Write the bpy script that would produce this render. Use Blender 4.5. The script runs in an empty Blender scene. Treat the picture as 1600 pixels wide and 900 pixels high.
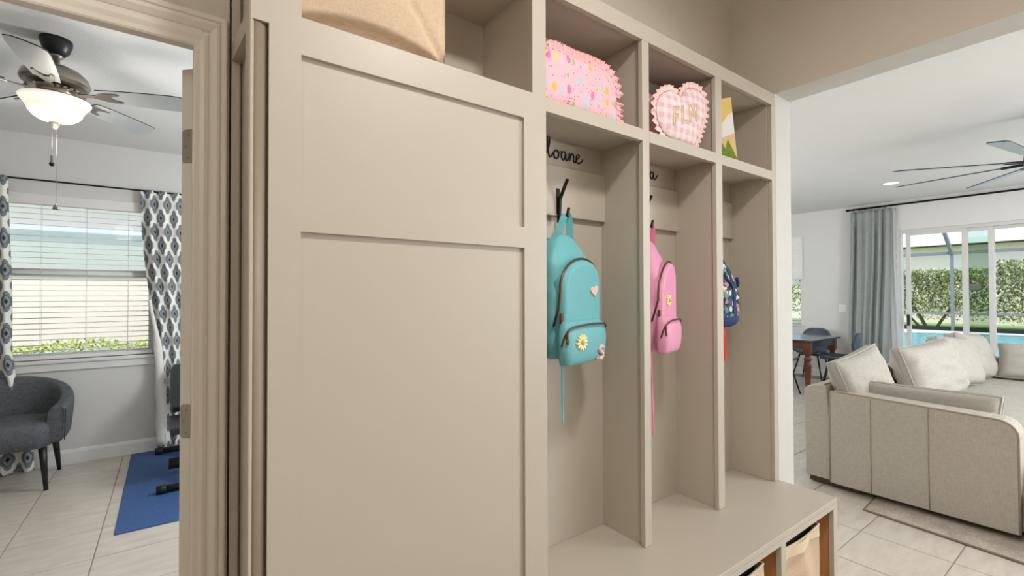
import bpy, bmesh, math, random
from mathutils import Vector, Matrix
random.seed(7)
C = bpy.context.scene.collection
SC = bpy.context.scene
PI = math.pi

# ------------------------------------------------------------------ camera, sky, sun, lights
cam_d = bpy.data.cameras.new('camera')
cam_d.sensor_width = 36.0
cam_d.lens = 725.12 / 1600 * 36.0
cam_d.clip_start = 0.02
cam_d.clip_end = 400
cam = bpy.data.objects.new('camera', cam_d)
C.objects.link(cam)
_F = Vector((0.5923963, 0.80552852, 0.01379956))
_R = Vector((0.80562496, -0.59241926, -0.00279973))
_U = Vector((-0.00591986, -0.01277582, 0.99990086))
cam.matrix_world = Matrix(((_R.x, _U.x, -_F.x, 0.0), (_R.y, _U.y, -_F.y, 0.0), (_R.z, _U.z, -_F.z, 1.42), (0, 0, 0, 1)))
SC.camera = cam

SC.view_settings.view_transform = 'Standard'
SC.view_settings.look = 'None'
SC.view_settings.gamma = 1
SC.view_settings.use_curve_mapping = False
SC.view_settings.exposure = 0.0
SC.cycles.max_bounces = 10
SC.cycles.diffuse_bounces = 6
SC.cycles.sample_clamp_indirect = 6
SC.cycles.use_denoising = True

w = bpy.data.worlds.new('sky')
SC.world = w
w.use_nodes = True
nt = w.node_tree
sky = nt.nodes.new('ShaderNodeTexSky')
sky.sky_type = 'NISHITA'
sky.sun_disc = False
sky.sun_elevation = math.radians(55)
sky.sun_rotation = math.radians(215)
sky.air_density = 1.0
sky.dust_density = 1.5
nt.links.new(sky.outputs[0], nt.nodes['Background'].inputs[0])
nt.nodes['Background'].inputs[1].default_value = 0.5

def light(name, typ, loc, energy, color=(1, 1, 1), size=1.0, size_y=None, target=None, shape='RECTANGLE'):
    d = bpy.data.lights.new(name, typ)
    d.energy = energy
    d.color = color
    if typ == 'AREA':
        d.shape = shape
        d.size = size
        if shape == 'RECTANGLE':
            d.size_y = size_y or size
    elif typ in ('POINT', 'SPOT'):
        d.shadow_soft_size = size
    o = bpy.data.objects.new(name, d)
    C.objects.link(o)
    o.location = loc
    v = (Vector(target) - Vector(loc)) if target else Vector((0, 0, -1))
    o.rotation_euler = v.to_track_quat('-Z', 'Y').to_euler()
    return o

sun = light('sun', 'SUN', (0, 0, 20), 3.0, (1.0, 0.95, 0.86), target=(7, 9, 2))
sun.data.angle = math.radians(1.0)
light('hall_ceiling_lamp', 'AREA', (0.95, 0.05, 2.95), 29, (1.0, 0.975, 0.935), 0.30, shape='DISK')
light('hall_fill', 'POINT', (0.1, -1.9, 2.5), 10, (1.0, 0.97, 0.93), 0.25)  # added fill from behind the camera, lifts the upper hall walls
light('hall_fill', 'POINT', (-1.0, -0.55, 2.45), 27, (1.0, 0.97, 0.92), 0.20)  # second added fill, from the left, brightens the casing and wall there
light('living_fill', 'POINT', (5.4, -2.4, 1.45), 250, (0.91, 0.955, 1.0), 0.7)  # unseen fill, kept low to reach the ceiling and header soffit
light('living_ceiling_fill', 'AREA', (5.6, -2.2, 2.81), 120, (0.93, 0.965, 1.0), 3.4, 2.2)  # broad overhead fill added to raise the living room brightness, no fixture
light('dining_fill', 'POINT', (4.6, 4.6, 1.6), 100, (0.91, 0.955, 1.0), 0.25)  # extra unseen fill for the dining end
light('exercise_room_fill', 'POINT', (1.5, 3.3, 1.9), 108, (0.92, 0.96, 1.0), 0.25)  # added fill, hidden beside the doorway, brightens the exercise room

# ------------------------------------------------------------------ materials
def lin(c):
    if isinstance(c, str):
        c = tuple(int(c[i:i + 2], 16) for i in (0, 2, 4))
    r = []
    for v in c[:3]:
        v = v / 255.0
        r.append(v / 12.92 if v <= 0.04045 else ((v + 0.055) / 1.055) ** 2.4)
    return (*r, 1.0)

class NT:
    """small helper round one material's node tree"""
    def __init__(s, name):
        s.m = bpy.data.materials.new(name)
        s.m.use_nodes = True
        s.t = s.m.node_tree
        s.b = s.t.nodes['Principled BSDF']
    def n(s, typ, **kw):
        o = s.t.nodes.new(typ)
        for k, v in kw.items():
            setattr(o, k, v)
        return o
    def l(s, a, b):
        s.t.links.new(a, b)
    def val(s, sock, v):
        if hasattr(v, 'is_output'):
            s.l(v, sock)
        else:
            sock.default_value = v
    def math(s, op, a, b=0.0, c=0.0, clamp=False):
        o = s.n('ShaderNodeMath', operation=op)
        o.use_clamp = clamp
        for i, v in enumerate((a, b, c)):
            s.val(o.inputs[i], v)
        return o.outputs[0]
    def mix(s, f, a, b):
        o = s.n('ShaderNodeMix', data_type='RGBA')
        s.val(o.inputs[0], f)
        s.val(o.inputs[6], a)
        s.val(o.inputs[7], b)
        return o.outputs[2]
    def coord(s, which='Object', scale=(1, 1, 1)):
        t = s.n('ShaderNodeTexCoord')
        mp = s.n('ShaderNodeMapping')
        mp.inputs['Scale'].default_value = scale
        s.l(t.outputs[which], mp.inputs[0])
        return mp.outputs[0]
    def noise(s, vec, scale, detail=3.0, rough=0.5):
        o = s.n('ShaderNodeTexNoise')
        s.l(vec, o.inputs['Vector'])
        o.inputs['Scale'].default_value = scale
        o.inputs['Detail'].default_value = detail
        o.inputs['Roughness'].default_value = rough
        return o.outputs[0]
    def bump(s, h, strength, dist=0.002):
        o = s.n('ShaderNodeBump')
        o.inputs['Strength'].default_value = strength
        o.inputs['Distance'].default_value = dist
        s.l(h, o.inputs['Height'])
        s.l(o.outputs[0], s.b.inputs['Normal'])
    def ramp(s, f, stops, interp='LINEAR'):
        o = s.n('ShaderNodeValToRGB')
        o.color_ramp.interpolation = interp
        e = o.color_ramp.elements
        while len(e) < len(stops):
            e.new(0.5)
        for q, (p, c) in zip(e, stops):
            q.position = p
            q.color = c
        s.l(f, o.inputs[0])
        return o.outputs[0]
    def col(s, v):
        s.val(s.b.inputs['Base Color'], v)

def plain(name, c, rough=0.5, metal=0.0, var=0.04, nscale=12.0, bump=0.0, bscale=80.0, spec=0.5):
    k = NT(name)
    v = k.coord('Object')
    a = lin(c)
    d = tuple(max(0, x * (1 - var * 2)) for x in a[:3]) + (1,)
    k.col(k.mix(k.noise(v, nscale), d, a))
    k.b.inputs['Roughness'].default_value = rough
    k.b.inputs['Metallic'].default_value = metal
    k.b.inputs['Specular IOR Level'].default_value = spec
    if bump:
        k.bump(k.noise(v, bscale, 2.0), bump)
    return k.m

def fabric(name, c1, c2, rough=0.9, scale=300.0, bump=0.25, sheen=0.0):
    k = NT(name)
    a = k.noise(k.coord('Object', (1, 1, 0.12)), scale, 2.0)
    b = k.noise(k.coord('Object', (0.12, 0.12, 1)), scale, 2.0)
    s = k.math('MULTIPLY', k.math('ADD', a, b), 0.5)
    big = k.noise(k.coord('Object'), 5.0)
    f = k.ramp(s, [(0.38, (0, 0, 0, 1)), (0.62, (1, 1, 1, 1))])
    k.col(k.mix(k.math('ADD', k.math('MULTIPLY', f, 0.75), k.math('MULTIPLY', big, 0.25)), lin(c1), lin(c2)))
    k.b.inputs['Roughness'].default_value = rough
    k.b.inputs['Specular IOR Level'].default_value = 0.2
    if sheen:
        k.b.inputs['Sheen Weight'].default_value = sheen
    k.bump(s, bump, 0.001)
    return k.m

M = {}
M['paint'] = plain('greige_paint', (189, 179, 165), 0.42, var=0.012, nscale=3)
M['edge_strip'] = plain('darker_edge_strip', (146, 131, 114), 0.5, var=0.02)  # strip toned darker than the cabinet paint beside it
M['hall_wall'] = plain('beige_wall_paint', (208, 198, 184), 0.8, var=0.02, bump=0.3, bscale=160)
M['trim_tan'] = plain('tan_trim_paint', (228, 218, 204), 0.4, var=0.02)
M['white_trim'] = plain('white_trim_paint', (232, 232, 230), 0.35, var=0.015)
M['white_wall'] = plain('white_wall_paint', (226, 225, 222), 0.8, var=0.012, bump=0.15, bscale=140)
M['grey_wall'] = plain('pale_grey_wall_paint', (212, 211, 208), 0.8, var=0.012, bump=0.15, bscale=140)
M['ceiling'] = plain('ceiling_paint', (226, 226, 224), 0.9, var=0.015, bump=0.5, bscale=90)
M['door'] = plain('cream_door_paint', (226, 220, 206), 0.4, var=0.02)
M['jamb_white'] = plain('white_jamb_paint', (206, 204, 198), 0.6, var=0.015, bump=0.2, bscale=150)
M['nickel'] = plain('satin_nickel', (172, 162, 146), 0.32, 0.9, var=0.03)
M['black_metal'] = plain('black_metal', (22, 21, 20), 0.4, 0.6, var=0.05)
M['black_paint'] = plain('black_satin', (18, 18, 18), 0.4, var=0.05)
M['black_rubber'] = plain('black_rubber', (20, 20, 21), 0.65, var=0.08)
M['vinyl'] = plain('black_vinyl', (38, 40, 44), 0.32, var=0.08, bump=0.1, bscale=200)
M['ply'] = plain('warm_plywood', (206, 146, 92), 0.55, var=0.12, nscale=8)
M['canvas'] = fabric('tan_canvas', (196, 170, 143), (214, 190, 164), scale=420, bump=0.12)
M['canvas_light'] = fabric('pale_canvas_binding', (216, 196, 164), (232, 214, 186), scale=260)
M['dark_inside'] = plain('dark_bin_block', (48, 38, 30), 0.9, var=0.2)
M['teal'] = fabric('teal_nylon', (108, 174, 181), (116, 182, 188), 0.42, 900, 0.05)
M['teal_dark'] = fabric('teal_webbing', (96, 172, 176), (112, 186, 190), 0.6, 700, 0.1)
M['pink'] = fabric('pink_nylon', (226, 152, 184), (232, 162, 192), 0.42, 900, 0.05)
M['pink_dark'] = fabric('pink_webbing', (206, 112, 142), (224, 136, 162), 0.6, 420, 0.2)
M['zip'] = plain('brass_zipper', (120, 92, 58), 0.35, 0.7, var=0.25, nscale=260)
M['patch_pink'] = plain('pale_pink_chenille', (236, 196, 190), 0.95, var=0.06, nscale=200, bump=0.6, bscale=400)
M['daisy'] = plain('cream_yellow_petals', (244, 232, 176), 0.8, var=0.06, nscale=60)
M['daisy_mid'] = plain('gold_flower_centre', (214, 184, 88), 0.6, var=0.1, nscale=200)
M['red'] = fabric('red_cloth', (196, 34, 34), (216, 52, 48), 0.7, 300, 0.15)
M['navy'] = fabric('navy_webbing', (34, 52, 92), (52, 74, 118), 0.7, 300, 0.2)
M['cream_thread'] = plain('cream_thread', (226, 206, 168), 0.8, var=0.1, nscale=200)
M['black_script'] = plain('black_lacquer', (24, 24, 24), 0.45, var=0.05)
M['sofa'] = fabric('greige_linen', (174, 168, 157), (196, 190, 180), 0.95, 210, 0.3)
M['sofa_cushion'] = fabric('greige_cushion_linen', (168, 163, 153), (188, 183, 174), 0.95, 230, 0.25)
M['sofa_leg'] = plain('dark_walnut', (84, 58, 40), 0.5, var=0.15)
M['piping'] = fabric('linen_piping', (150, 140, 122), (170, 160, 142), 0.9, 260, 0.2)
M['rug'] = fabric('taupe_rug_pile', (156, 146, 134), (200, 191, 179), 1.0, 60, 0.9)
M['rug_edge'] = fabric('rug_binding', (120, 108, 94), (150, 138, 122), 1.0, 160, 0.6)
M['curtain_sage'] = fabric('sage_linen', (146, 151, 149), (172, 177, 175), 0.85, 240, 0.2)
M['armchair'] = fabric('charcoal_tweed', (74, 76, 80), (108, 110, 114), 0.95, 260, 0.35)
M['armchair_leg'] = plain('black_wood', (24, 22, 21), 0.4, var=0.1)
M['chair_shell'] = plain('slate_blue_velvet', (90, 100, 114), 0.7, var=0.08, nscale=30)
M['table_top'] = plain('dark_slate_tabletop', (62, 66, 74), 0.22, var=0.1, nscale=6)
M['table_wood'] = plain('red_brown_wood', (122, 66, 38), 0.4, var=0.25, nscale=10)
M['vinyl_frame'] = plain('white_vinyl', (236, 236, 234), 0.35, var=0.01)
M['alu_white'] = plain('white_aluminium', (216, 214, 210), 0.4, var=0.015)
M['blind'] = plain('white_faux_wood', (228, 226, 222), 0.5, var=0.01)
M['sill'] = plain('white_marble_sill', (228, 228, 226), 0.25, var=0.05)
M['shade'] = fabric('white_shade_linen', (232, 230, 226), (246, 245, 242), 0.9, 200, 0.15)
M['switch'] = plain('white_plastic', (240, 239, 236), 0.3, var=0.01)
M['cage'] = plain('bronze_aluminium', (112, 114, 115), 0.6, 0.0, var=0.05)
M['stucco'] = plain('cream_stucco', (226, 212, 199), 0.9, var=0.03, bump=0.5, bscale=30)
M['stucco2'] = plain('pale_stucco', (236, 220, 204), 0.9, var=0.03, bump=0.5, bscale=30)
M['roof'] = plain('pale_roof', (206, 208, 206), 0.9, var=0.08, nscale=4)
M['deck'] = plain('pool_deck', (226, 212, 196), 0.85, var=0.06, nscale=3)
M['coping'] = plain('pool_coping', (238, 234, 226), 0.7, var=0.04)
M['bark'] = plain('grey_bark', (112, 98, 84), 0.9, var=0.2, nscale=20)
M['blade_top'] = plain('dark_blade_edge', (58, 56, 54), 0.4, var=0.08)
M['blade_under'] = plain('silver_blade', (176, 180, 182), 0.35, 0.25, var=0.04)
M['pewter'] = plain('brushed_pewter', (158, 150, 138), 0.3, 0.85, var=0.05)
M['fan_black'] = plain('fan_black', (30, 31, 32), 0.35, 0.3, var=0.05)

def m_grass():
    k = NT('lawn_grass')
    v = k.coord('Object')
    k.col(k.ramp(k.noise(v, 3.0, 6.0, 0.7), [(0.3, lin((96, 132, 72))), (0.7, lin((148, 178, 112)))]))
    k.b.inputs['Roughness'].default_value = 0.95
    return k.m
M['grass'] = m_grass()

def m_leaf(name, a, b):
    k = NT(name)
    oi = k.n('ShaderNodeNewGeometry')
    k.col(k.ramp(oi.outputs['Random Per Island'], [(0.0, lin(a)), (1.0, lin(b))]))
    k.b.inputs['Roughness'].default_value = 0.5
    return k.m
M['leaf'] = m_leaf('green_leaves', (66, 92, 50), (196, 198, 122))
M['leaf_yellow'] = m_leaf('yellow_green_leaves', (122, 150, 50), (214, 214, 110))

def m_tile():
    k = NT('porcelain_tile')
    oi = k.n('ShaderNodeObjectInfo')
    v = k.coord('Object', (1, 3.2, 1))
    add = k.n('ShaderNodeVectorMath', operation='ADD')
    k.l(v, add.inputs[0])
    k.l(k.n('ShaderNodeObjectInfo').outputs['Location'], add.inputs[1])
    n = k.noise(add.outputs[0], 6.0, 6.0, 0.65)
    base = k.ramp(n, [(0.25, lin((186, 176, 164))), (0.75, lin((214, 206, 196)))])
    tone = k.mix(k.math('MULTIPLY', oi.outputs['Random'], 0.3), base, lin((194, 184, 171)))
    k.col(tone)
    k.b.inputs['Roughness'].default_value = 0.32
    k.bump(n, 0.08, 0.002)
    return k.m
M['tile'] = m_tile()
M['grout'] = plain('grey_grout', (158, 148, 134), 0.95, var=0.06)

def m_water():
    k = NT('pool_water')
    k.col(lin((112, 196, 200)))
    k.b.inputs['Roughness'].default_value = 0.06
    k.bump(k.noise(k.coord('Object'), 4.0, 3.0), 0.35, 0.05)
    return k.m
M['water'] = m_water()

def m_glass(name, tint, amount):
    k = NT(name)
    out = k.t.nodes['Material Output']
    tr = k.n('ShaderNodeBsdfTransparent')
    tr.inputs[0].default_value = tint
    gl = k.n('ShaderNodeBsdfGlossy')
    gl.inputs['Roughness'].default_value = 0.02
    mx = k.n('ShaderNodeMixShader')
    lw = k.n('ShaderNodeLayerWeight')
    lw.inputs[0].default_value = 0.25
    f = k.math('MULTIPLY', lw.outputs['Fresnel'], amount)
    k.l(f, mx.inputs[0])
    k.l(tr.outputs[0], mx.inputs[1])
    k.l(gl.outputs[0], mx.inputs[2])
    k.l(mx.outputs[0], out.inputs[0])
    return k.m
M['glass'] = m_glass('clear_glass', (0.97, 0.98, 0.975, 1), 0.25)
M['glass_green'] = m_glass('green_tinted_glass', (0.70, 0.77, 0.71, 1), 0.3)
M['glass_far'] = plain('far_window_glass', (188, 190, 180), 0.6, var=0.05)

def m_emit(name, c, strength):
    k = NT(name)
    k.b.inputs['Base Color'].default_value = lin(c)
    k.b.inputs['Emission Color'].default_value = lin(c)
    k.b.inputs['Emission Strength'].default_value = strength
    k.b.inputs['Roughness'].default_value = 0.3
    return k.m
M['bowl'] = m_emit('frosted_lit_glass', (255, 246, 232), 0.55)
M['downlight'] = m_emit('lit_lens', (255, 252, 246), 1.6)

def m_mat():
    k = NT('blue_gym_mat')
    n = k.noise(k.coord('Object'), 260.0, 2.0)
    k.col(k.ramp(n, [(0.35, lin((34, 62, 110))), (0.65, lin((66, 104, 160)))]))
    k.b.inputs['Roughness'].default_value = 0.55
    k.bump(n, 0.4, 0.001)
    return k.m
M['mat'] = m_mat()

def m_ogee(name):
    """white cotton with staggered grey four-lobed flowers, from the cloth's own unfolded UVs (metres)"""
    k = NT(name)
    tc = k.n('ShaderNodeTexCoord')
    sep = k.n('ShaderNodeSeparateXYZ')
    k.l(tc.outputs['UV'], sep.inputs[0])
    u = k.math('DIVIDE', sep.outputs[0], 0.20)
    v = k.math('DIVIDE', sep.outputs[1], 0.25)
    rs, ins = [], []
    for off in (0.0, 0.5):
        a = k.math('SUBTRACT', k.math('FRACT', k.math('ADD', u, off)), 0.5)
        b = k.math('SUBTRACT', k.math('FRACT', k.math('ADD', v, off)), 0.5)
        r = k.math('SQRT', k.math('ADD', k.math('MULTIPLY', a, a), k.math('MULTIPLY', b, b)))
        th = k.math('ARCTAN2', b, a)
        lobes = k.math('MULTIPLY', k.math('ABSOLUTE', k.math('COSINE', k.math('MULTIPLY', th, 2.0))), 0.10)
        rs.append(k.math('SUBTRACT', r, lobes))
        ins.append(k.math('SUBTRACT', r, k.math('MULTIPLY', lobes, 0.25)))
    d = k.math('MINIMUM', rs[0], rs[1])
    e = k.math('MINIMUM', ins[0], ins[1])
    cream = lin((238, 237, 230))
    flower = k.ramp(e, [(0.0, lin((52, 58, 64))), (0.05, lin((52, 58, 64))), (0.055, lin((134, 144, 147))), (0.15, lin((148, 155, 157))),
                        (0.155, lin((92, 98, 104))), (0.18, lin((92, 98, 104))), (0.185, lin((126, 131, 135))), (1.0, lin((126, 131, 135)))])
    c = k.mix(k.math('LESS_THAN', d, 0.235), cream, flower)
    k.col(c)
    k.b.inputs['Roughness'].default_value = 0.9
    k.b.inputs['Specular IOR Level'].default_value = 0.15
    return k.m
M['ogee'] = m_ogee('grey_flower_print_cotton')
M['lining'] = plain('white_lining', (234, 232, 226), 0.9, var=0.02)

def m_pouch():
    """pink cotton with small coloured tulip-like blots and dots (print)"""
    k = NT('pink_print_cotton')
    tc = k.n('ShaderNodeTexCoord')
    def vor(scale, rnd, warp):
        mp = k.n('ShaderNodeMapping')
        mp.inputs['Scale'].default_value = warp
        k.l(tc.outputs['Object'], mp.inputs[0])
        v = k.n('ShaderNodeTexVoronoi')
        v.voronoi_dimensions = '3D'
        k.l(mp.outputs[0], v.inputs['Vector'])
        v.inputs['Scale'].default_value = scale
        v.inputs['Randomness'].default_value = rnd
        return v
    a = vor(1 / 0.037, 0.4, (1.3, 0.05, 0.72))
    b = vor(1 / 0.013, 0.8, (1, 0.05, 1))
    sepc = k.n('ShaderNodeSeparateColor')
    k.l(a.outputs['Color'], sepc.inputs[0])
    hue = k.ramp(sepc.outputs[0], [(0.0, lin((226, 178, 60))), (0.24, lin((150, 186, 104))), (0.44, lin((168, 196, 214))),
                                   (0.64, lin((220, 112, 160))), (0.82, lin((230, 196, 120)))], 'CONSTANT')
    dots = k.math('LESS_THAN', b.outputs['Distance'], 0.20)
    base = k.mix(dots, lin((230, 180, 190)), lin((190, 108, 122)))
    mask = k.math('LESS_THAN', a.outputs['Distance'], 0.36)
    k.col(k.mix(mask, base, hue))
    k.b.inputs['Roughness'].default_value = 0.6
    return k.m
M['pouch'] = m_pouch()

def m_dots():
    k = NT('pink_dotted_cotton')
    v = k.n('ShaderNodeTexVoronoi')
    k.l(k.coord('Object'), v.inputs['Vector'])
    v.inputs['Scale'].default_value = 75
    k.col(k.mix(k.math('LESS_THAN', v.outputs['Distance'], 0.25), lin((238, 178, 180)), lin((196, 104, 112))))
    k.b.inputs['Roughness'].default_value = 0.7
    return k.m
M['dots'] = m_dots()

def m_gingham():
    k = NT('pink_gingham')
    sep = k.n('ShaderNodeSeparateXYZ')
    k.l(k.coord('Object'), sep.inputs[0])
    def stripe(s):
        return k.math('GREATER_THAN', k.math('SINE', k.math('MULTIPLY', s, 2 * PI / 0.042)), 0.0)
    f = k.math('MULTIPLY', k.math('ADD', stripe(sep.outputs[0]), stripe(sep.outputs[2])), 0.5)
    k.col(k.ramp(f, [(0.0, lin((240, 222, 214))), (0.5, lin((234, 206, 208))), (1.0, lin((222, 182, 198)))]))
    k.b.inputs['Roughness'].default_value = 0.85
    k.bump(k.noise(k.coord('Object'), 160, 2), 0.4, 0.002)
    return k.m
M['gingham'] = m_gingham()
M['ruffle'] = fabric('pale_pink_ruffle', (238, 196, 192), (250, 220, 214), 0.85, 200, 0.2)
M['heart_side'] = fabric('dusty_pink_cotton', (206, 142, 152), (222, 164, 172), 0.85, 200, 0.2)

def m_navyprint():
    k = NT('navy_patchwork_print')
    v = k.n('ShaderNodeTexVoronoi')
    k.l(k.coord('Object', (1.2, 1.0, 1.0)), v.inputs['Vector'])
    v.inputs['Scale'].default_value = 46
    v.distance = 'MANHATTAN'
    s = k.n('ShaderNodeSeparateColor')
    k.l(v.outputs['Color'], s.inputs[0])
    k.col(k.ramp(s.outputs[0], [(0, lin((28, 40, 74))), (0.3, lin((222, 214, 204))), (0.5, lin((54, 76, 124))),
                                (0.64, lin((96, 88, 84))), (0.75, lin((84, 150, 152))), (0.84, lin((178, 130, 140))), (0.9, lin((24, 28, 44)))], 'CONSTANT'))
    k.b.inputs['Roughness'].default_value = 0.7
    return k.m
M['navyprint'] = m_navyprint()
M['book_yellow'] = plain('yellow_print', (240, 206, 120), 0.4, var=0.05)
M['book_tan'] = plain('tan_print', (232, 202, 150), 0.4, var=0.03)
M['book_white'] = plain('white_print', (240, 238, 236), 0.4, var=0.02)
M['book_green'] = plain('green_print', (138, 170, 44), 0.4, var=0.3, nscale=60)
M['paper'] = plain('paper_edge', (244, 236, 216), 0.8, var=0.03)

# ------------------------------------------------------------------ mesh builder
class MB:
    def __init__(s):
        s.v, s.f, s.sm, s.mi, s.uv = [], [], [], [], {}
    def add(s, verts, faces, smooth=False, mi=0):
        o = len(s.v)
        s.v += [tuple(p) for p in verts]
        for f in faces:
            s.f.append(tuple(i + o for i in f))
            s.sm.append(smooth)
            s.mi.append(mi)
        return o
    def box(s, x0, x1, y0, y1, z0, z1, mi=0):
        v = [(x0, y0, z0), (x1, y0, z0), (x1, y1, z0), (x0, y1, z0), (x0, y0, z1), (x1, y0, z1), (x1, y1, z1), (x0, y1, z1)]
        s.add(v, [(0, 3, 2, 1), (4, 5, 6, 7), (0, 1, 5, 4), (1, 2, 6, 5), (2, 3, 7, 6), (3, 0, 4, 7)], False, mi)
        return s
    def prism(s, poly, a0, a1, axis='z', smooth=False, mi=0):
        """poly in the two other axes (x,y | x,z | y,z)"""
        def P(p, a):
            return {'z': (p[0], p[1], a), 'y': (p[0], a, p[1]), 'x': (a, p[0], p[1])}[axis]
        n = len(poly)
        o = len(s.v)
        s.v += [P(p, a0) for p in poly] + [P(p, a1) for p in poly]
        fs = [tuple(range(n)), tuple(range(2 * n - 1, n - 1, -1))]
        sms = [False, False]
        for i in range(n):
            j = (i + 1) % n
            fs.append((j, i, i + n, j + n))
            sms.append(smooth)
        for f, q in zip(fs, sms):
            s.f.append(tuple(i + o for i in f))
            s.sm.append(q)
            s.mi.append(mi)
        return s
    def rings(s, rings, closed=True, cap=True, smooth=True, mi=0):
        n = len(rings[0])
        o = len(s.v)
        for r in rings:
            s.v += [tuple(p) for p in r]
        for i in range(len(rings) - 1):
            for j in range(n if closed else n - 1):
                k = (j + 1) % n
                s.f.append((o + i * n + j, o + i * n + k, o + (i + 1) * n + k, o + (i + 1) * n + j))
                s.sm.append(smooth)
                s.mi.append(mi)
        if cap and closed:
            s.f.append(tuple(o + j for j in reversed(range(n))))
            s.f.append(tuple(o + (len(rings) - 1) * n + j for j in range(n)))
            s.sm += [False, False]
            s.mi += [mi, mi]
        return s
    def tube(s, pts, r, seg=8, closed=False, flat=None, mi=0):
        """round tube; flat=(w,t) gives a strap-like section"""
        pts = [Vector(p) for p in pts]
        n = len(pts)
        rr = r if isinstance(r, (list, tuple)) else [r] * n
        rings = []
        up = None
        for i, p in enumerate(pts):
            if closed:
                t = pts[(i + 1) % n] - pts[i - 1]
            else:
                t = pts[min(i + 1, n - 1)] - pts[max(i - 1, 0)]
            t.normalize()
            if up is None:
                up = Vector((0, 0, 1)) if abs(t.z) < 0.9 else Vector((1, 0, 0))
            a = t.cross(up)
            if a.length < 1e-6:
                a = t.orthogonal()
            a.normalize()
            b = a.cross(t).normalized()
            up = b
            rings.append([p + a * math.cos(2 * PI * q / seg) * (rr[i]) + b * math.sin(2 * PI * q / seg) * rr[i] for q in range(seg)])
        if closed:
            rings.append(rings[0])
        s.rings(rings, True, not closed, True, mi)
        return s
    def strap(s, pts, w, t, wdir=(1, 0, 0), mi=0):
        """flat ribbon through pts; width along wdir"""
        pts = [Vector(p) for p in pts]
        n = len(pts)
        wd = Vector(wdir).normalized()
        ww = w if isinstance(w, (list, tuple)) else [w] * n
        rings = []
        for i, p in enumerate(pts):
            tg = (pts[min(i + 1, n - 1)] - pts[max(i - 1, 0)]).normalized()
            side = (wd - tg * wd.dot(tg)).normalized()
            nm = tg.cross(side).normalized()
            a, b = side * ww[i] / 2, nm * t / 2
            rings.append([p - a - b, p + a - b, p + a + b, p - a + b])
        s.rings(rings, True, True, False, mi)
        return s
    def lathe(s, prof, seg=24, c=(0, 0, 0), mi=0, smooth=True):
        rings = [[(c[0] + r * math.cos(2 * PI * j / seg), c[1] + r * math.sin(2 * PI * j / seg), c[2] + z) for j in range(seg)] for r, z in prof]
        s.rings(rings, True, True, smooth, mi)
        return s
    def xf(s, M4, start=0):
        for i in range(start, len(s.v)):
            s.v[i] = tuple(M4 @ Vector(s.v[i]))
        return s

def put(name, mb, mat, parent=None, loc=None, bevel=0.0, seg=2, subsurf=0, smooth_all=False, auto=True, local=False):
    """link one mesh object. Vertex coordinates are world coordinates; the origin moves to the parent (or to loc)."""
    me = bpy.data.meshes.new(name)
    o = bpy.data.objects.new(name, me)
    origin = Vector(loc) if loc is not None else (Vector(parent['_o']) if parent is not None and '_o' in parent.keys() else None)
    if origin is None:
        if parent is None:
            xs = [v[0] for v in mb.v]; ys = [v[1] for v in mb.v]; zs = [v[2] for v in mb.v]
            origin = Vector(((min(xs) + max(xs)) / 2, (min(ys) + max(ys)) / 2, min(zs)))
        else:
            origin = Vector((0, 0, 0))
    off = Vector((0, 0, 0)) if local else origin
    me.from_pydata([tuple(Vector(v) - off) for v in mb.v], [], mb.f)
    me.polygons.foreach_set('use_smooth', [bool(x) or smooth_all for x in mb.sm])
    mats = mat if isinstance(mat, (list, tuple)) else [mat]
    for q in mats:
        me.materials.append(M[q] if isinstance(q, str) else q)
    me.polygons.foreach_set('material_index', mb.mi)
    if mb.uv:
        lay = me.uv_layers.new(name='UVMap')
        for lp in me.loops:
            lay.data[lp.index].uv = mb.uv.get(lp.vertex_index, (0, 0))
    me.update()
    C.objects.link(o)
    if parent is not None:
        o.parent = parent
        po = Vector(parent['_w']) if '_w' in parent.keys() else Vector((0, 0, 0))
        o.location = origin - po
        o['_w'] = tuple(origin)
        o['_o'] = tuple(origin)
    else:
        o.location = origin
        o['_w'] = tuple(origin)
        o['_o'] = tuple(origin)
    if bevel:
        b = o.modifiers.new('bevel', 'BEVEL')
        b.width = bevel
        b.segments = seg
        b.limit_method = 'ANGLE'
        b.angle_limit = math.radians(40)
        b.harden_normals = False
    if subsurf:
        q = o.modifiers.new('subdivision', 'SUBSURF')
        q.levels = q.render_levels = subsurf
    return o

def thing(name, label, cat, loc, group=None, rotz=0.0):
    o = bpy.data.objects.new(name, None)
    o.empty_display_size = 0.1
    C.objects.link(o)
    o.location = loc
    o.rotation_euler = (0, 0, rotz)
    o['label'] = label
    o['category'] = cat
    o['_w'] = tuple(loc)
    o['_o'] = tuple(loc)
    if group:
        o['group'] = group
    return o

def tag(o, label, cat, group=None):
    o['label'] = label
    o['category'] = cat
    if group:
        o['group'] = group
    return o

def struct(o):
    o['kind'] = 'structure'
    return o

def bx(*a):
    return MB().box(*a)

def copy_tree(o, parent=None):
    c = o.copy()
    C.objects.link(c)
    if parent is not None:
        c.parent = parent
    for ch in o.children:
        copy_tree(ch, c)
    return c

def smoothstep(t):
    t = max(0.0, min(1.0, t))
    return t * t * (3 - 2 * t)

def lerp(a, b, t):
    return a + (b - a) * t

def catmull(pts, sub=6, closed=False):
    P = [Vector(p) for p in pts]
    n = len(P)
    out = []
    for i in range(n if closed else n - 1):
        g = (lambda k: P[k % n]) if closed else (lambda k: P[max(0, min(n - 1, k))])
        p0, p1, p2, p3 = g(i - 1), g(i), g(i + 1), g(i + 2)
        for j in range(sub):
            t = j / sub
            out.append(0.5 * ((2 * p1) + (p2 - p0) * t + (2 * p0 - 5 * p1 + 4 * p2 - p3) * t * t + (3 * p1 - p0 - 3 * p2 + p3) * t ** 3))
    if not closed:
        out.append(P[-1])
    return out

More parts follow.
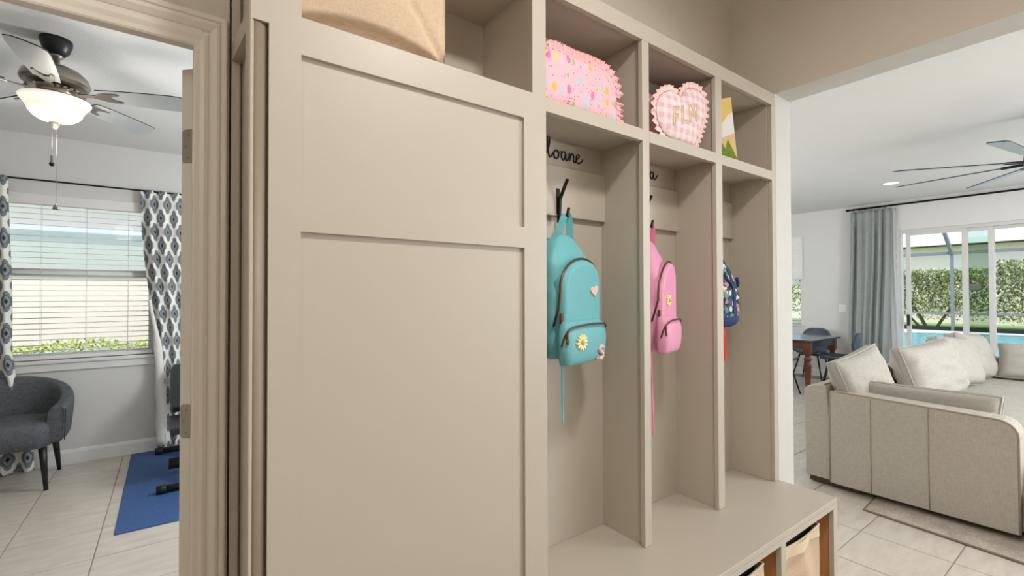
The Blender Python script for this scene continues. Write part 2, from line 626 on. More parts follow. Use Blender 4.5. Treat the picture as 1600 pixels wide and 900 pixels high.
# ------------------------------------------------------------------ key planes (metres; camera stands at x=0, y=0)
YF = 1.150      # cabinet front plane
YBK = 1.378     # locker back panel
YW = 1.385      # hall side of the back wall
YR = 1.500      # exercise room side of that wall
YWIN = 5.40     # exercise room window wall
XS = 2.5886     # hall side of the stub wall / header
XJ = 2.766      # living side of the stub wall
XFAR = 9.0      # living far wall
ZB = 0.4386     # bench top
ZT = 2.4813     # cabinet top
CH, CL = 2.84, 2.75
HH = 3.40   # ceilings

# ------------------------------------------------------------------ floor with tiles
fl = struct(put('floor', bx(-3.2, 9.1, -4.2, 5.6, -0.12, -0.004), 'grout', loc=(0, 0, -0.12)))
TS = 0.41
def tile_mesh():
    mb = bx(-TS / 2 + 0.003, TS / 2 - 0.003, -TS / 2 + 0.003, TS / 2 - 0.003, -0.012, 0.0)
    me = bpy.data.meshes.new('tile')
    bm = bmesh.new()
    vs = [bm.verts.new(v) for v in mb.v]
    for f in mb.f:
        bm.faces.new([vs[i] for i in f])
    top = [e for e in bm.edges if all(v.co.z > -0.001 for v in e.verts)]
    bmesh.ops.bevel(bm, geom=top, offset=0.002, segments=1, affect='EDGES')
    bm.to_mesh(me)
    bm.free()
    me.materials.append(M['tile'])
    return me
TM = tile_mesh()
def lay(x0, y0, i0, i1, j0, j1, skip=None):
    for i in range(i0, i1):
        for j in range(j0, j1):
            cx, cy = x0 + (i + 0.5) * TS, y0 + (j + 0.5) * TS
            if skip and skip(cx, cy):
                continue
            t = bpy.data.objects.new('tile', TM)
            C.objects.link(t)
            t.parent = fl
            t.location = (cx, cy, 0.12 + random.uniform(-0.0004, 0.0))
lay(3.33, 1.02, -1, 13, -4, 9, lambda x, y: x < 2.9 and y > 1.1 or x > 8.8)
lay(3.33, 1.02, -9, -1, -6, 1, lambda x, y: x < 0.0 or (x < 2.5 and y > 0.75))
lay(-0.33, 3.376, -4, 4, -4, 5, lambda x, y: x > 1.0)

# ------------------------------------------------------------------ room shell
def wall(name, boxes, mat):
    mb = MB()
    for b in boxes:
        mb.box(*b)
    return struct(put(name, mb, mat))
YM = 1.445
wall('wall_hall_back', [(-3.2, -0.815, YW, YM, 0, HH), (-0.815, 0.06, YW, YM, 2.10, HH), (0.06, 0.118, YW, YM, 0, HH),
                        (0.118, XS, YW, YM, ZT + 0.002, HH), (0.118, 0.96, 1.47, 1.474, 0, ZT), (0.96, XS, 1.392, YM, 0, ZT)], 'hall_wall')
wall('wall_exercise_front', [(-3.2, -0.815, YM, YR, 0, CH), (-0.815, 0.06, YM, YR, 2.10, CH), (0.06, 0.118, YM, YR, 0, CH),
                             (0.118, 0.96, 1.475, YR, 0, CH), (0.96, 2.77, YM, YR, 0, CH)], 'grey_wall')
wall('wall_hall_left', [(-3.3, -3.2, -2.7, YR, 0, HH)], 'hall_wall')
wall('wall_hall_front', [(-3.3, 2.77, -2.8, -2.7, 0, HH)], 'hall_wall')
wall('wall_stub', [(XS + 0.001, XJ, YF, 1.392, 0, HH), (2.66, XJ, 1.392, 5.6, 0, CH)], 'jamb_white')
wall('wall_stub_paint', [(XS, XS + 0.001, YF, YW, ZT, HH)], 'hall_wall')
wall('wall_header', [(XS + 0.001, XJ, -2.7, YF, 2.485, HH)], 'jamb_white')
wall('wall_header_paint', [(XS, XS + 0.001, -2.7, YF, 2.4855, HH)], 'hall_wall')
struct(put('ceiling_hall', bx(-3.3, XS, -2.8, YW + 0.06, HH, HH + 0.2), 'ceiling'))
struct(put('ceiling_living', bx(XJ - 0.02, 9.3, -4.3, 5.7, CH, CH + 0.2), 'ceiling'))
struct(put('ceiling_exercise', bx(-3.3, 2.66, YR - 0.02, 5.6, CL, CL + 0.2), 'ceiling'))
# exercise room: window wall with an opening, side walls
WX0, WX1, WZ0, WZ1 = -1.36, -0.125, 0.885, 2.26
wall('wall_exercise_back', [(-3.3, WX0, YWIN, YWIN + 0.2, 0, CL), (WX1, 2.66, YWIN, YWIN + 0.2, 0, CL),
                            (WX0, WX1, YWIN, YWIN + 0.2, 0, WZ0), (WX0, WX1, YWIN, YWIN + 0.2, WZ1, CL)], 'grey_wall')
wall('wall_exercise_left', [(-3.3, -3.2, YR, 5.6, 0, CL)], 'grey_wall')
wall('wall_exercise_right', [(2.56, 2.66, YR, 5.6, 0, CL)], 'grey_wall')
bb = MB()
bb.prism([(YWIN, 0), (YWIN - 0.016, 0), (YWIN - 0.016, 0.095), (YWIN - 0.008, 0.115), (YWIN, 0.12)], -3.2, 2.56, 'x')
struct(put('baseboard_exercise_back', bb, 'white_trim'))
# living room: far wall with sliding-door opening and a window opening, remaining walls
DY0, DY1, DZ1 = -1.70, 2.225, 2.385
VY0, VY1, VZ0, VZ1 = 3.585, 4.55, 0.875, 2.395
wall('wall_living_far', [(XFAR, XFAR + 0.2, -4.3, DY0, 0, CH), (XFAR, XFAR + 0.2, DY0, DY1, DZ1, CH), (XFAR, XFAR + 0.2, DY1, VY0, 0, CH),
                         (XFAR, XFAR + 0.2, VY0, VY1, 0, VZ0), (XFAR, XFAR + 0.2, VY0, VY1, VZ1, CH), (XFAR, XFAR + 0.2, VY1, 5.7, 0, CH)], 'white_wall')
wall('wall_living_back', [(XJ, 9.2, 5.6, 5.7, 0, CH)], 'white_wall')
wall('wall_living_front', [(2.59, 9.2, -4.3, -4.2, 0, CH)], 'white_wall')
wall('wall_living_left', [(2.59, XJ, -4.2, -2.7, 0, CH)], 'white_wall')
bb = MB()
bb.prism([(XFAR, 0), (XFAR - 0.016, 0), (XFAR - 0.016, 0.095), (XFAR, 0.12)], DY1 + 0.06, 5.6, 'y')
struct(put('baseboard_living_far', bb, 'white_trim'))

# ------------------------------------------------------------------ door casing, jamb, open door
cas = MB()
prof = [(0.0, 0.0), (0.0, 0.010), (0.006, 0.012), (0.010, 0.008), (0.013, 0.012), (0.022, 0.015), (0.030, 0.013), (0.033, 0.009), (0.037, 0.014),
        (0.048, 0.020), (0.055, 0.018), (0.057, 0.013), (0.060, 0.018), (0.068, 0.018), (0.071, 0.015), (0.071, 0.0)]
XI, XO, ZH = 0.042, -0.797, 2.034
rg = []
for (cx, cz, sx, sz) in ((XI, 0.0, 1, 0), (XI, ZH, 1, 1), (XO, ZH, -1, 1), (XO, 0.0, -1, 0)):
    rg.append([(cx + sx * o, YW - t, cz + sz * o * 1.22) for o, t in prof])
cas.rings(rg, True, True, False)
struct(put('trim_door_casing', cas, 'trim_tan', bevel=0.0012, seg=1))
jm = MB()
jm.box(0.044, 0.06, YW - 0.012, YR, 0, 2.10)
jm.box(-0.815, -0.799, YW - 0.012, YR, 0, 2.10)
jm.box(-0.799, 0.044, YW + 0.026, YR, 2.086, 2.10)
jm.box(-0.799, 0.044, YW - 0.012, YW + 0.026, 2.037, 2.10)
struct(put('trim_door_jamb', jm, 'trim_tan', bevel=0.001, seg=1))
dr = struct(put('door_1', MB().box(0, 0.80, 0, 0.035, 0.012, 2.03), 'door', loc=(0.0445, 1.506, 0), bevel=0.002, seg=1, local=True))
dr.rotation_euler = (0, 0, math.radians(44))
for (x0, x1, z0, z1) in ((0.12, 0.36, 0.25, 0.95), (0.44, 0.68, 0.25, 0.95), (0.12, 0.36, 1.12, 1.88), (0.44, 0.68, 1.12, 1.88)):
    p = put('door_panel', MB().box(x0, x1, -0.003, 0.038, z0, z1), 'door', dr, bevel=0.004, local=True)
    p.location = (0, 0, 0)
for zc in (0.24, 1.085, 1.82):
    h = MB()
    pts = []
    for q in range(17):
        a = -PI / 2 + PI * q / 16
        pts.append((0, 0))
    # leaf with two rounded corners, lying on the hinge edge of the door
    r = 0.009
    poly = [(0.0005, -0.045), (0.0005, 0.045)]
    for a in range(0, 91, 15):
        poly.append((0.030 - r + r * math.sin(math.radians(a)), 0.045 - r + r * math.cos(math.radians(a))))
    for a in range(0, 91, 15):
        poly.append((0.030 - r + r * math.cos(math.radians(a)), -0.045 + r - r * math.sin(math.radians(a))))
    h.prism([(p[0], p[1] + zc) for p in poly], -0.0016, 0.0, 'x')
    ho = put('hinge', h, 'nickel', dr, local=True)
    ho.location = (0, 0, 0)
    sc = MB()
    for dz, dy in ((-0.030, 0.011), (0.0, 0.021), (0.030, 0.011)):
        o = len(sc.v)
        sc.lathe([(0.0038, 0), (0.003, 0.0012)], 10)
        sc.xf(Matrix.Translation((-0.0016, dy, zc + dz)) @ Matrix.Rotation(-PI / 2, 4, 'Y'), o)
    so = put('screw', sc, 'pewter', ho, local=True)
    so.location = (0, 0, 0)

# ------------------------------------------------------------------ tall cabinet (left)
X0, X1, X2, X3, X4 = 0.1738, 0.2414, 0.8949, 0.9292, 0.9572
XE = 0.9857
ZST, ZSB, ZTB = 2.0652, 2.0197, 2.4181
ZP1, ZP2, ZP3 = 1.9781, 1.631, 1.5664
tc = thing('tall_cabinet', 'greige tall cabinet with two recessed front panels beside the tan door casing', 'cabinet', (0.55, 1.26, 0))
T = 0.020
ff = MB()
ff.box(X0, X1, YF, YF + T, 0, ZT)
ff.box(X2, XE, YF, YF + T, 0, ZSB)
ff.box(X3, XE, YF, YF + T, ZSB, ZT)
ff.box(X1, X2, YF, YF + T, ZP1, ZST)
ff.box(X2, X3, YF, YF + T, ZSB, ZST)
ff.box(X1, X2, YF, YF + T, ZP3, ZP2)
ff.box(X1, X2, YF, YF + T, 0.0, 0.13)
ff.box(X1, X3, YF, YF + T, ZTB, ZT)
put('face_frame', ff, 'paint', tc)
put('recessed_panel', bx(X1 - 0.004, X2 + 0.004, YF + 0.011, YF + 0.0195, ZP2 - 0.004, ZP1 + 0.004), 'paint', tc)
put('recessed_panel', bx(X1 - 0.004, X2 + 0.004, YF + 0.011, YF + 0.0195, 0.12, ZP3 + 0.004), 'paint', tc)
# corner post with a routed finger groove that stops below the top
cp = MB()
XL = 0.1345
ZC = 2.029
cp.prism([(XL, YF + 0.06), (XL, YF + 0.003), (XL + 0.003, YF), (0.1405, YF), (0.1445, YF + 0.005), (0.1445, YF + 0.06)], 0, ZC, 'z')
cp.prism([(XL, YF + 0.06), (XL, YF + 0.003), (XL + 0.003, YF), (X0, YF), (X0, YF + 0.06)], ZC, ZT, 'z')
put('corner_post', cp, 'paint', tc)
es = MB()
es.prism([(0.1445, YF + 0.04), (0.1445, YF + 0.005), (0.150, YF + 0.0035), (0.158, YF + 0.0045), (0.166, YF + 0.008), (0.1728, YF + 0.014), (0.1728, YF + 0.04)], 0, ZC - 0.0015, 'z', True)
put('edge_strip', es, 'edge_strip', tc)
put('groove_side', bx(X0, X0 + 0.012, YF + T, YF + 0.06, 0, ZT), 'paint', tc)
# side: rails across two recesses, running back to the wall
sd = MB()
for z0, z1 in ((2.022, 2.067), (2.44, ZT), (0.0, 0.12)):
    sd.prism([(XL, YF + 0.06), (XL + 0.03, YF + 0.06), (0.155, YW), (0.123, YW)], z0, z1, 'z')
sd.prism([(0.1225, YW - 0.006), (0.1225, YW), (0.145, YW), (0.1405, YW - 0.006)], 0, ZT, 'z')
put('side_rail', sd, 'paint', tc)
put('side_panel', MB().prism([(XL + 0.022, YF + 0.05), (0.165, YF + 0.05), (0.165, 1.46), (0.143, 1.46)], 0, ZT, 'z'), 'paint', tc)
put('cubby_floor', bx(0.16, XE - 0.02, YF + T, 1.455, 2.036, ZST), 'paint', tc)
put('cubby_ceiling', bx(0.16, XE - 0.02, YF + T, 1.455, 2.425, 2.45), 'paint', tc)
put('back_panel', bx(0.143, 0.96, 1.455, 1.468, 0, ZT - 0.002), 'paint', tc)
put('right_side_panel', bx(0.938, 0.956, YF + T, 1.455, 0, ZT - 0.002), 'paint', tc)
put('top_board', bx(0.143, XE, YF + T, YW - 0.002, 2.455, ZT - 0.001), 'paint', tc)
put('paint_chip', MB().prism([(0.2412, 2.025), (0.2422, 2.02), (0.2424, 2.031)], YF - 0.0003, YF + 0.001, 'y'), 'ply', tc)

# ------------------------------------------------------------------ three-bay locker unit
lk = thing('locker_unit', 'greige three-bay mudroom locker tower standing on the bench', 'locker', (1.79, 1.26, ZB))
S1, S2, S3 = (1.4812, 1.5229), (2.0058, 2.0587), (2.5471, XS - 0.001)
for a, b in (S1, S2, S3):
    put('front_stile', bx(a, b, YF, YF + T, ZB + 0.001, ZTB), 'paint', lk, bevel=0.0012, seg=1)
put('top_rail', bx(XE, S3[1], YF, YF + T, ZTB, ZT), 'paint', lk)
for a, b in ((XE, S1[0]), (S1[1], S2[0]), (S2[1], S3[0])):
    put('shelf_rail', bx(a, b, YF, YF + T, ZSB, ZST), 'paint', lk)
for x in (1.4929, 2.0186):
    put('divider', bx(x, x + 0.018, YF + T, YBK, ZB + 0.001, ZT - 0.004), 'paint', lk)
put('end_panel', bx(2.5246 + 0.012, S3[1], YF + T, YBK, ZB + 0.001, ZT - 0.004), 'paint', lk)
put('left_end_panel', bx(0.957, 0.975, YF + T, YBK, ZB + 0.001, ZT - 0.004), 'paint', lk)
for a, b in ((0.975, 1.4929), (1.5109, 2.0186), (2.0366, 2.5366)):
    put('shelf', bx(a, b, YF + T, YBK, 2.036, ZST), 'paint', lk)
    put('cubby_ceiling', bx(a, b, YF + T, YBK, 2.428, 2.446), 'paint', lk)
    put('hook_rail', bx(a, b, YBK - 0.022, YBK, 1.727, 1.925), 'paint', lk, bevel=0.0015, seg=1)
put('back_panel', bx(0.957, S3[1], YBK, YBK + 0.010, ZB + 0.001, ZT - 0.004), 'paint', lk)
put('top_board', bx(XE, S3[1], YF + T, YW - 0.002, 2.446, ZT - 0.001), 'paint', lk)

def hook(x):
    mb = MB()
    y0 = YBK - 0.022
    h = 0.0055
    # flat bar on the rail with a raised upper prong, and a lower prong curling out and up
    mb.prism([(y0, 1.800), (y0 - 0.010, 1.800), (y0 - 0.052, 1.864), (y0 - 0.060, 1.859), (y0 - 0.019, 1.792), (y0 - 0.012, 1.700), (y0 - 0.05, 1.722),
              (y0 - 0.058, 1.752), (y0 - 0.066, 1.750), (y0 - 0.058, 1.715), (y0 - 0.012, 1.688), (y0, 1.700)], x - h, x + h, 'x')
    mb.box(x - 0.009, x + 0.009, y0 - 0.004, y0, 1.735, 1.835)
    return mb
HX = (1.222, 1.735, 2.262)
for x in HX:
    put('coat_hook', hook(x), 'black_metal', lk, bevel=0.0012, seg=1)

# name plaques with script lettering
YP = YBK - 0.009
def script(strokes, x, z, s, depth=0.0):
    mb = MB()
    for st in strokes:
        pts = catmull([(x + a * s, YP - 0.003, z + b * s) for a, b in st], 5)
        mb.tube(pts, 0.0028, 6)
    return mb
pq = put('name_plaque', bx(1.03, 1.362, YP, YBK, 1.9255, 2.026), 'paint', lk, bevel=0.001, seg=1)
sloane = [[(-1.55, 2.05), (-2.1, 2.3), (-2.35, 1.75), (-1.8, 1.25), (-1.55, 0.6), (-2.0, 0.05), (-2.5, 0.3)],
          [(-1.75, 0.35), (-1.1, 0.5), (-0.72, 1.6), (-0.78, 2.55), (-1.0, 2.3), (-0.95, 0.9), (-0.68, 0.05), (-0.35, 0.25), (0.0, 0.75)],
          [(0.35, 1.0), (0.02, 0.72), (0.02, 0.2), (0.35, 0.0), (0.68, 0.3), (0.65, 0.8), (0.35, 1.0), (0.62, 0.8), (1.1, 0.95)],
          [(1.75, 0.9), (1.4, 1.0), (1.12, 0.6), (1.25, 0.1), (1.55, 0.1), (1.8, 0.85), (1.8, 0.3), (2.0, 0.02), (2.3, 0.5), (2.4, 0.95), (2.42, 0.05)],
          [(2.42, 0.1), (2.62, 0.75), (2.9, 0.98), (3.08, 0.7), (3.05, 0.2), (3.25, 0.0), (3.55, 0.4), (3.95, 0.75), (3.85, 1.05), (3.55, 0.85), (3.5, 0.3), (3.8, 0.0), (4.3, 0.25), (4.55, 0.6)]]
put('script_lettering', script(sloane, 1.213, 1.956, 0.0345), 'black_script', lk)
put('name_plaque', bx(1.56, 1.905, YP, YBK, 1.9255, 2.026), 'paint', lk, bevel=0.001, seg=1)
aa = [[(-1.2, 0.3), (-0.6, 0.1), (-0.1, 0.6)], [(0.75, 0.9), (0.35, 1.0), (0.05, 0.6), (0.2, 0.1), (0.55, 0.1), (0.8, 0.85), (0.8, 0.3), (1.05, 0.0), (1.4, 0.3), (1.75, 0.75)]]
put('script_lettering', script(aa, 1.812, 1.962, 0.034), 'black_script', lk)
put('name_plaque', bx(2.1, 2.47, YP, YBK, 1.9255, 2.026), 'paint', lk, bevel=0.001, seg=1)

# ------------------------------------------------------------------ bench
YBN = 0.8853
bn = thing('storage_bench', 'greige built-in bench with open cubbies under the lockers', 'bench', (1.78, 1.13, 0))
put('bench_top', bx(0.958, 2.5904, YBN, YBK + 0.01, ZB - 0.022, ZB), 'paint', bn, bevel=0.002)
put('apron', bx(0.958, 2.5904, YBN, YBN + T, 0.3935, ZB - 0.022), 'paint', bn)
for a, b in ((2.545, 2.5904), (2.007, 2.048), (1.469, 1.51), (0.958, 1.0)):
    put('leg_stile', bx(a, b, YBN, YBN + T, 0.0005, 0.3935), 'paint', bn)
put('bottom_rail', bx(1.0, 2.545, YBN + 0.004, YBN + T, 0.0005, 0.06), 'paint', bn)
put('end_panel', bx(2.572, 2.5904, YBN + T, YF - 0.001, 0.0005, ZB - 0.022), 'paint', bn)
put('end_lining', bx(2.556, 2.572, YBN + T, 1.37, 0.06, ZB - 0.022), 'ply', bn)
for x in (2.0185, 1.4805):
    put('divider', bx(x, x + 0.018, YBN + T, 1.37, 0.06, ZB - 0.022), 'ply', bn)
put('left_panel', bx(0.958, 0.976, YBN + T, 1.37, 0.0005, ZB - 0.022), 'ply', bn)
put('bottom_board', bx(0.976, 2.556, YBN + T, 1.37, 0.045, 0.06), 'ply', bn)
put('back_board', bx(0.976, 2.572, 1.37, 1.378, 0.0005, ZB - 0.022), 'ply', bn)

# fabric bins in the bench
def bench_bin(x0, x1, label, seed):
    rnd = random.Random(seed)
    y0, y1, z0, z1 = 0.912, 1.24, 0.0605, 0.343
    t = thing('storage_bin', label, 'bin', ((x0 + x1) / 2, (y0 + y1) / 2, z0), 'fabric bins under the bench')
    mb = MB()
    n = 14
    # front face: a grid with creased, sagging canvas
    def grid(fn, nu, nv):
        o = len(mb.v)
        for j in range(nv + 1):
            for i in range(nu + 1):
                mb.v.append(fn(i / nu, j / nv))
        for j in range(nv):
            for i in range(nu):
                a = o + j * (nu + 1) + i
                mb.f.append((a, a + 1, a + nu + 2, a + nu + 1))
                mb.sm.append(True)
                mb.mi.append(0)
    cxr = rnd.uniform(0.55, 0.7)
    def sag(u):
        return -0.012 * math.sin(PI * u)
    def front(u, v):
        ridge = max(0.0, 1 - abs(u - (cxr + 0.25 * (0.55 - v))) / 0.30)
        d = 0.016 * math.sin(PI * v) * (1 - ridge) - 0.010 * ridge + 0.012 * max(0, 1 - abs(v - (0.45 + 0.35 * u)) / 0.2)
        return (lerp(x0, x1, u) + 0.008 * math.sin(PI * v) * (u - 0.5) * 2, y0 + d * 0.9 * min(1, 6 * u, 6 * (1 - u)), lerp(z0, z1 + sag(u), v))
    grid(front, 18, 16)
    grid(lambda u, v: (x1 + 0.006 * math.sin(PI * v) - 0.006 * math.sin(PI * u) * v, lerp(y0, y1, u), lerp(z0, z1, v)), 6, 8)
    grid(lambda u, v: (x1 - u * (x1 - x0), y1, lerp(z0, z1, v)), 6, 6)
    grid(lambda u, v: (x0 - 0.006 * math.sin(PI * v), lerp(y1, y0, u), lerp(z0, z1, v)), 6, 8)
    put('body', mb, 'canvas', t)
    put('lining', bx(x0 + 0.006, x1 - 0.006, y0 + 0.03, y1 - 0.006, z0 + 0.002, z1 - 0.014), 'dark_inside', t)  # solid dark block filling the bin to just under its rim
    rim = MB()
    pts = [(lerp(x0, x1, i / 10), y0 - 0.001, z1 + sag(i / 10)) for i in range(11)] + [(x1, lerp(y0, y1, i / 6), z1) for i in range(1, 7)] + \
          [(lerp(x1, x0, i / 6), y1, z1) for i in range(1, 7)] + [(x0, lerp(y1, y0, i / 6), z1) for i in range(1, 6)]
    rim.tube(pts, 0.005, 6, closed=True)
    put('rim', rim, 'canvas_light', t)
    bd = MB()
    o = []
    for v0 in (0.80, 1.0):
        o.append([Vector(front(i / 18, v0)) + Vector((0, -0.002, 0)) for i in range(19)])
    bd.rings(o, False, False, True)
    put('binding', bd, 'canvas_light', t)
    return t
bench_bin(2.085, 2.445, 'tan canvas bin in the bench cubby nearest the sofa', 3)
bench_bin(1.55, 1.91, 'tan canvas bin in the middle bench cubby, only its corner showing', 5)

# large tan bin in the top left cubby
def top_bin():
    x0, x1, y0, y1, z0, z1 = 0.222, 0.618, 1.160, 1.43, ZST + 0.0005, 2.40
    t = thing('storage_bin', 'large creased tan fabric bin in the top cubby of the tall cabinet', 'bin', ((x0 + x1) / 2, (y0 + y1) / 2, z0))
    mb = MB()
    nu, nv = 40, 34
    def front(u, v):
        # lower strip tucks under along a sagging fold; a crease runs up from the bottom right corner
        line = (1 - u) - 0.62 * v          # zero along the diagonal crease
        cre = 0.010 * math.exp(-(line / 0.03) ** 2) if v > 0.03 else 0.0
        bulge = -0.014 * math.sin(PI * min(1, v * 1.4)) * math.sin(PI * u) if line > 0 else 0.004 * v
        hz = 0.032 * max(0.0, math.sin(PI * u ** 0.9)) ** 0.8 + 0.003
        z = v * (z1 - z0)
        lip = 0.030 * (1 - smoothstep((z - hz) / 0.016 + 0.5)) * smoothstep(u / 0.06) * smoothstep((1 - u) / 0.04)
        return (lerp(x0, x1, u), y0 - 0.003 + lip + cre + bulge, z0 + z)
    rows = [[front(i / nu, (j / nv) ** 1.7) for i in range(nu + 1)] for j in range(nv + 1)]
    mb.rings(rows, False, False, True)
    mb.rings([[(x1, lerp(y0, y1, i / 6), lerp(z0, z1, j / 6)) for i in range(7)] for j in range(7)], False, False, True)
    mb.rings([[(x0, lerp(y1, y0, i / 6), lerp(z0, z1, j / 6)) for i in range(7)] for j in range(7)], False, False, True)
    mb.rings([[(lerp(x1, x0, i / 4), y1, lerp(z0, z1, j / 4)) for i in range(5)] for j in range(5)], False, False, True)
    put('body', mb, 'canvas', t)
    sm = MB()
    sm.tube([(lerp(x0 + 0.004, x1 - 0.002, i / 20), front(lerp(0.02, 0.99, i / 20), 0.006)[1] - 0.001, z0 + 0.006) for i in range(21)], 0.0016, 6)
    sm.tube([(x1 + 0.0005, y0 - 0.0005, z0 + 0.004), (x1 + 0.0005, y0 - 0.0005, z1)], 0.002, 6)
    put('seam', sm, 'canvas', t)
    put('rim', MB().tube([(x0, y0, z1), (x1, y0, z1), (x1, y1, z1), (x0, y1, z1)], 0.005, 6, closed=True), 'canvas_light', t)
top_bin()

# ------------------------------------------------------------------ backpacks
def rrect(w, d, n=28, p=3.6):
    out = []
    for j in range(n):
        a = 2 * PI * j / n
        c, s = math.cos(a), math.sin(a)
        k = (abs(c) ** p + abs(s) ** p) ** (-1 / p)
        out.append((0.5 * w * c * k, 0.5 * d * s * k))
    return out

def loft(mb, secs, n=28, p=3.6, wr=0.0, seed=0, mi=0):
    """secs: (z, xc, yc, w, d) bottom to top"""
    rnd = random.Random(seed)
    # densify
    S = catmull([Vector(s[:3]) for s in secs], 4)
    W = catmull([Vector((s[3], s[4], 0)) for s in secs], 4)
    ph = [rnd.uniform(0, 6.28) for _ in range(6)]
    rings = []
    for i, (q, ww) in enumerate(zip(S, W)):
        z, xc, yc = q
        r = []
        for j, (dx, dy) in enumerate(rrect(max(ww.x, 0.004), max(ww.y, 0.004), n, p)):
            a = 2 * PI * j / n
            k = 1 + wr * (math.sin(z * 70 + ph[0] + 2 * a) * 0.5 + math.sin(z * 38 + ph[1] - 3 * a) * 0.6 + math.sin(z * 120 + ph[2] + a) * 0.25)
            r.append((xc + dx * k, yc + dy * k, z))
        rings.append(r)
    mb.rings(rings, True, True, True, mi)
    return mb

def daisy(cx, y, cz, r, tilt=0.0):
    pet, mid = MB(), MB()
    for k in range(12):
        a = 2 * PI * k / 12 + 0.1
        c, s = math.cos(a), math.sin(a)
        pts = []
        for q in range(10):
            b = 2 * PI * q / 10
            u = 0.62 * r + 0.36 * r * math.cos(b)
            v = 0.135 * r * math.sin(b) * (1.0 + 0.25 * math.cos(b))
            pts.append((cx + (u * c - v * s) * 1.35, cz + u * s + v * c))
        pet.prism(pts, y - 0.004, y + 0.003, 'y')
    o = 0
    mid.lathe([(0.30 * r, 0), (0.28 * r, 0.003), (0.15 * r, 0.006), (0.01 * r, 0.007)], 14)
    mid.xf(Matrix.Translation((cx, y - 0.003, cz)) @ Matrix.Rotation(PI / 2, 4, 'X'))
    return pet, mid

def heart_poly(cx, cz, s, n=36, rot=0.0, sx=1.0):
    out = []
    for k in range(n):
        t = 2 * PI * k / n
        x = 16 * math.sin(t) ** 3 / 16.0 * sx
        z = (13 * math.cos(t) - 5 * math.cos(2 * t) - 2 * math.cos(3 * t) - math.cos(4 * t)) / 16.0
        xr = x * math.cos(rot) - z * math.sin(rot)
        zr = x * math.sin(rot) + z * math.cos(rot)
        out.append((cx + s * xr, cz + s * zr))
    return out

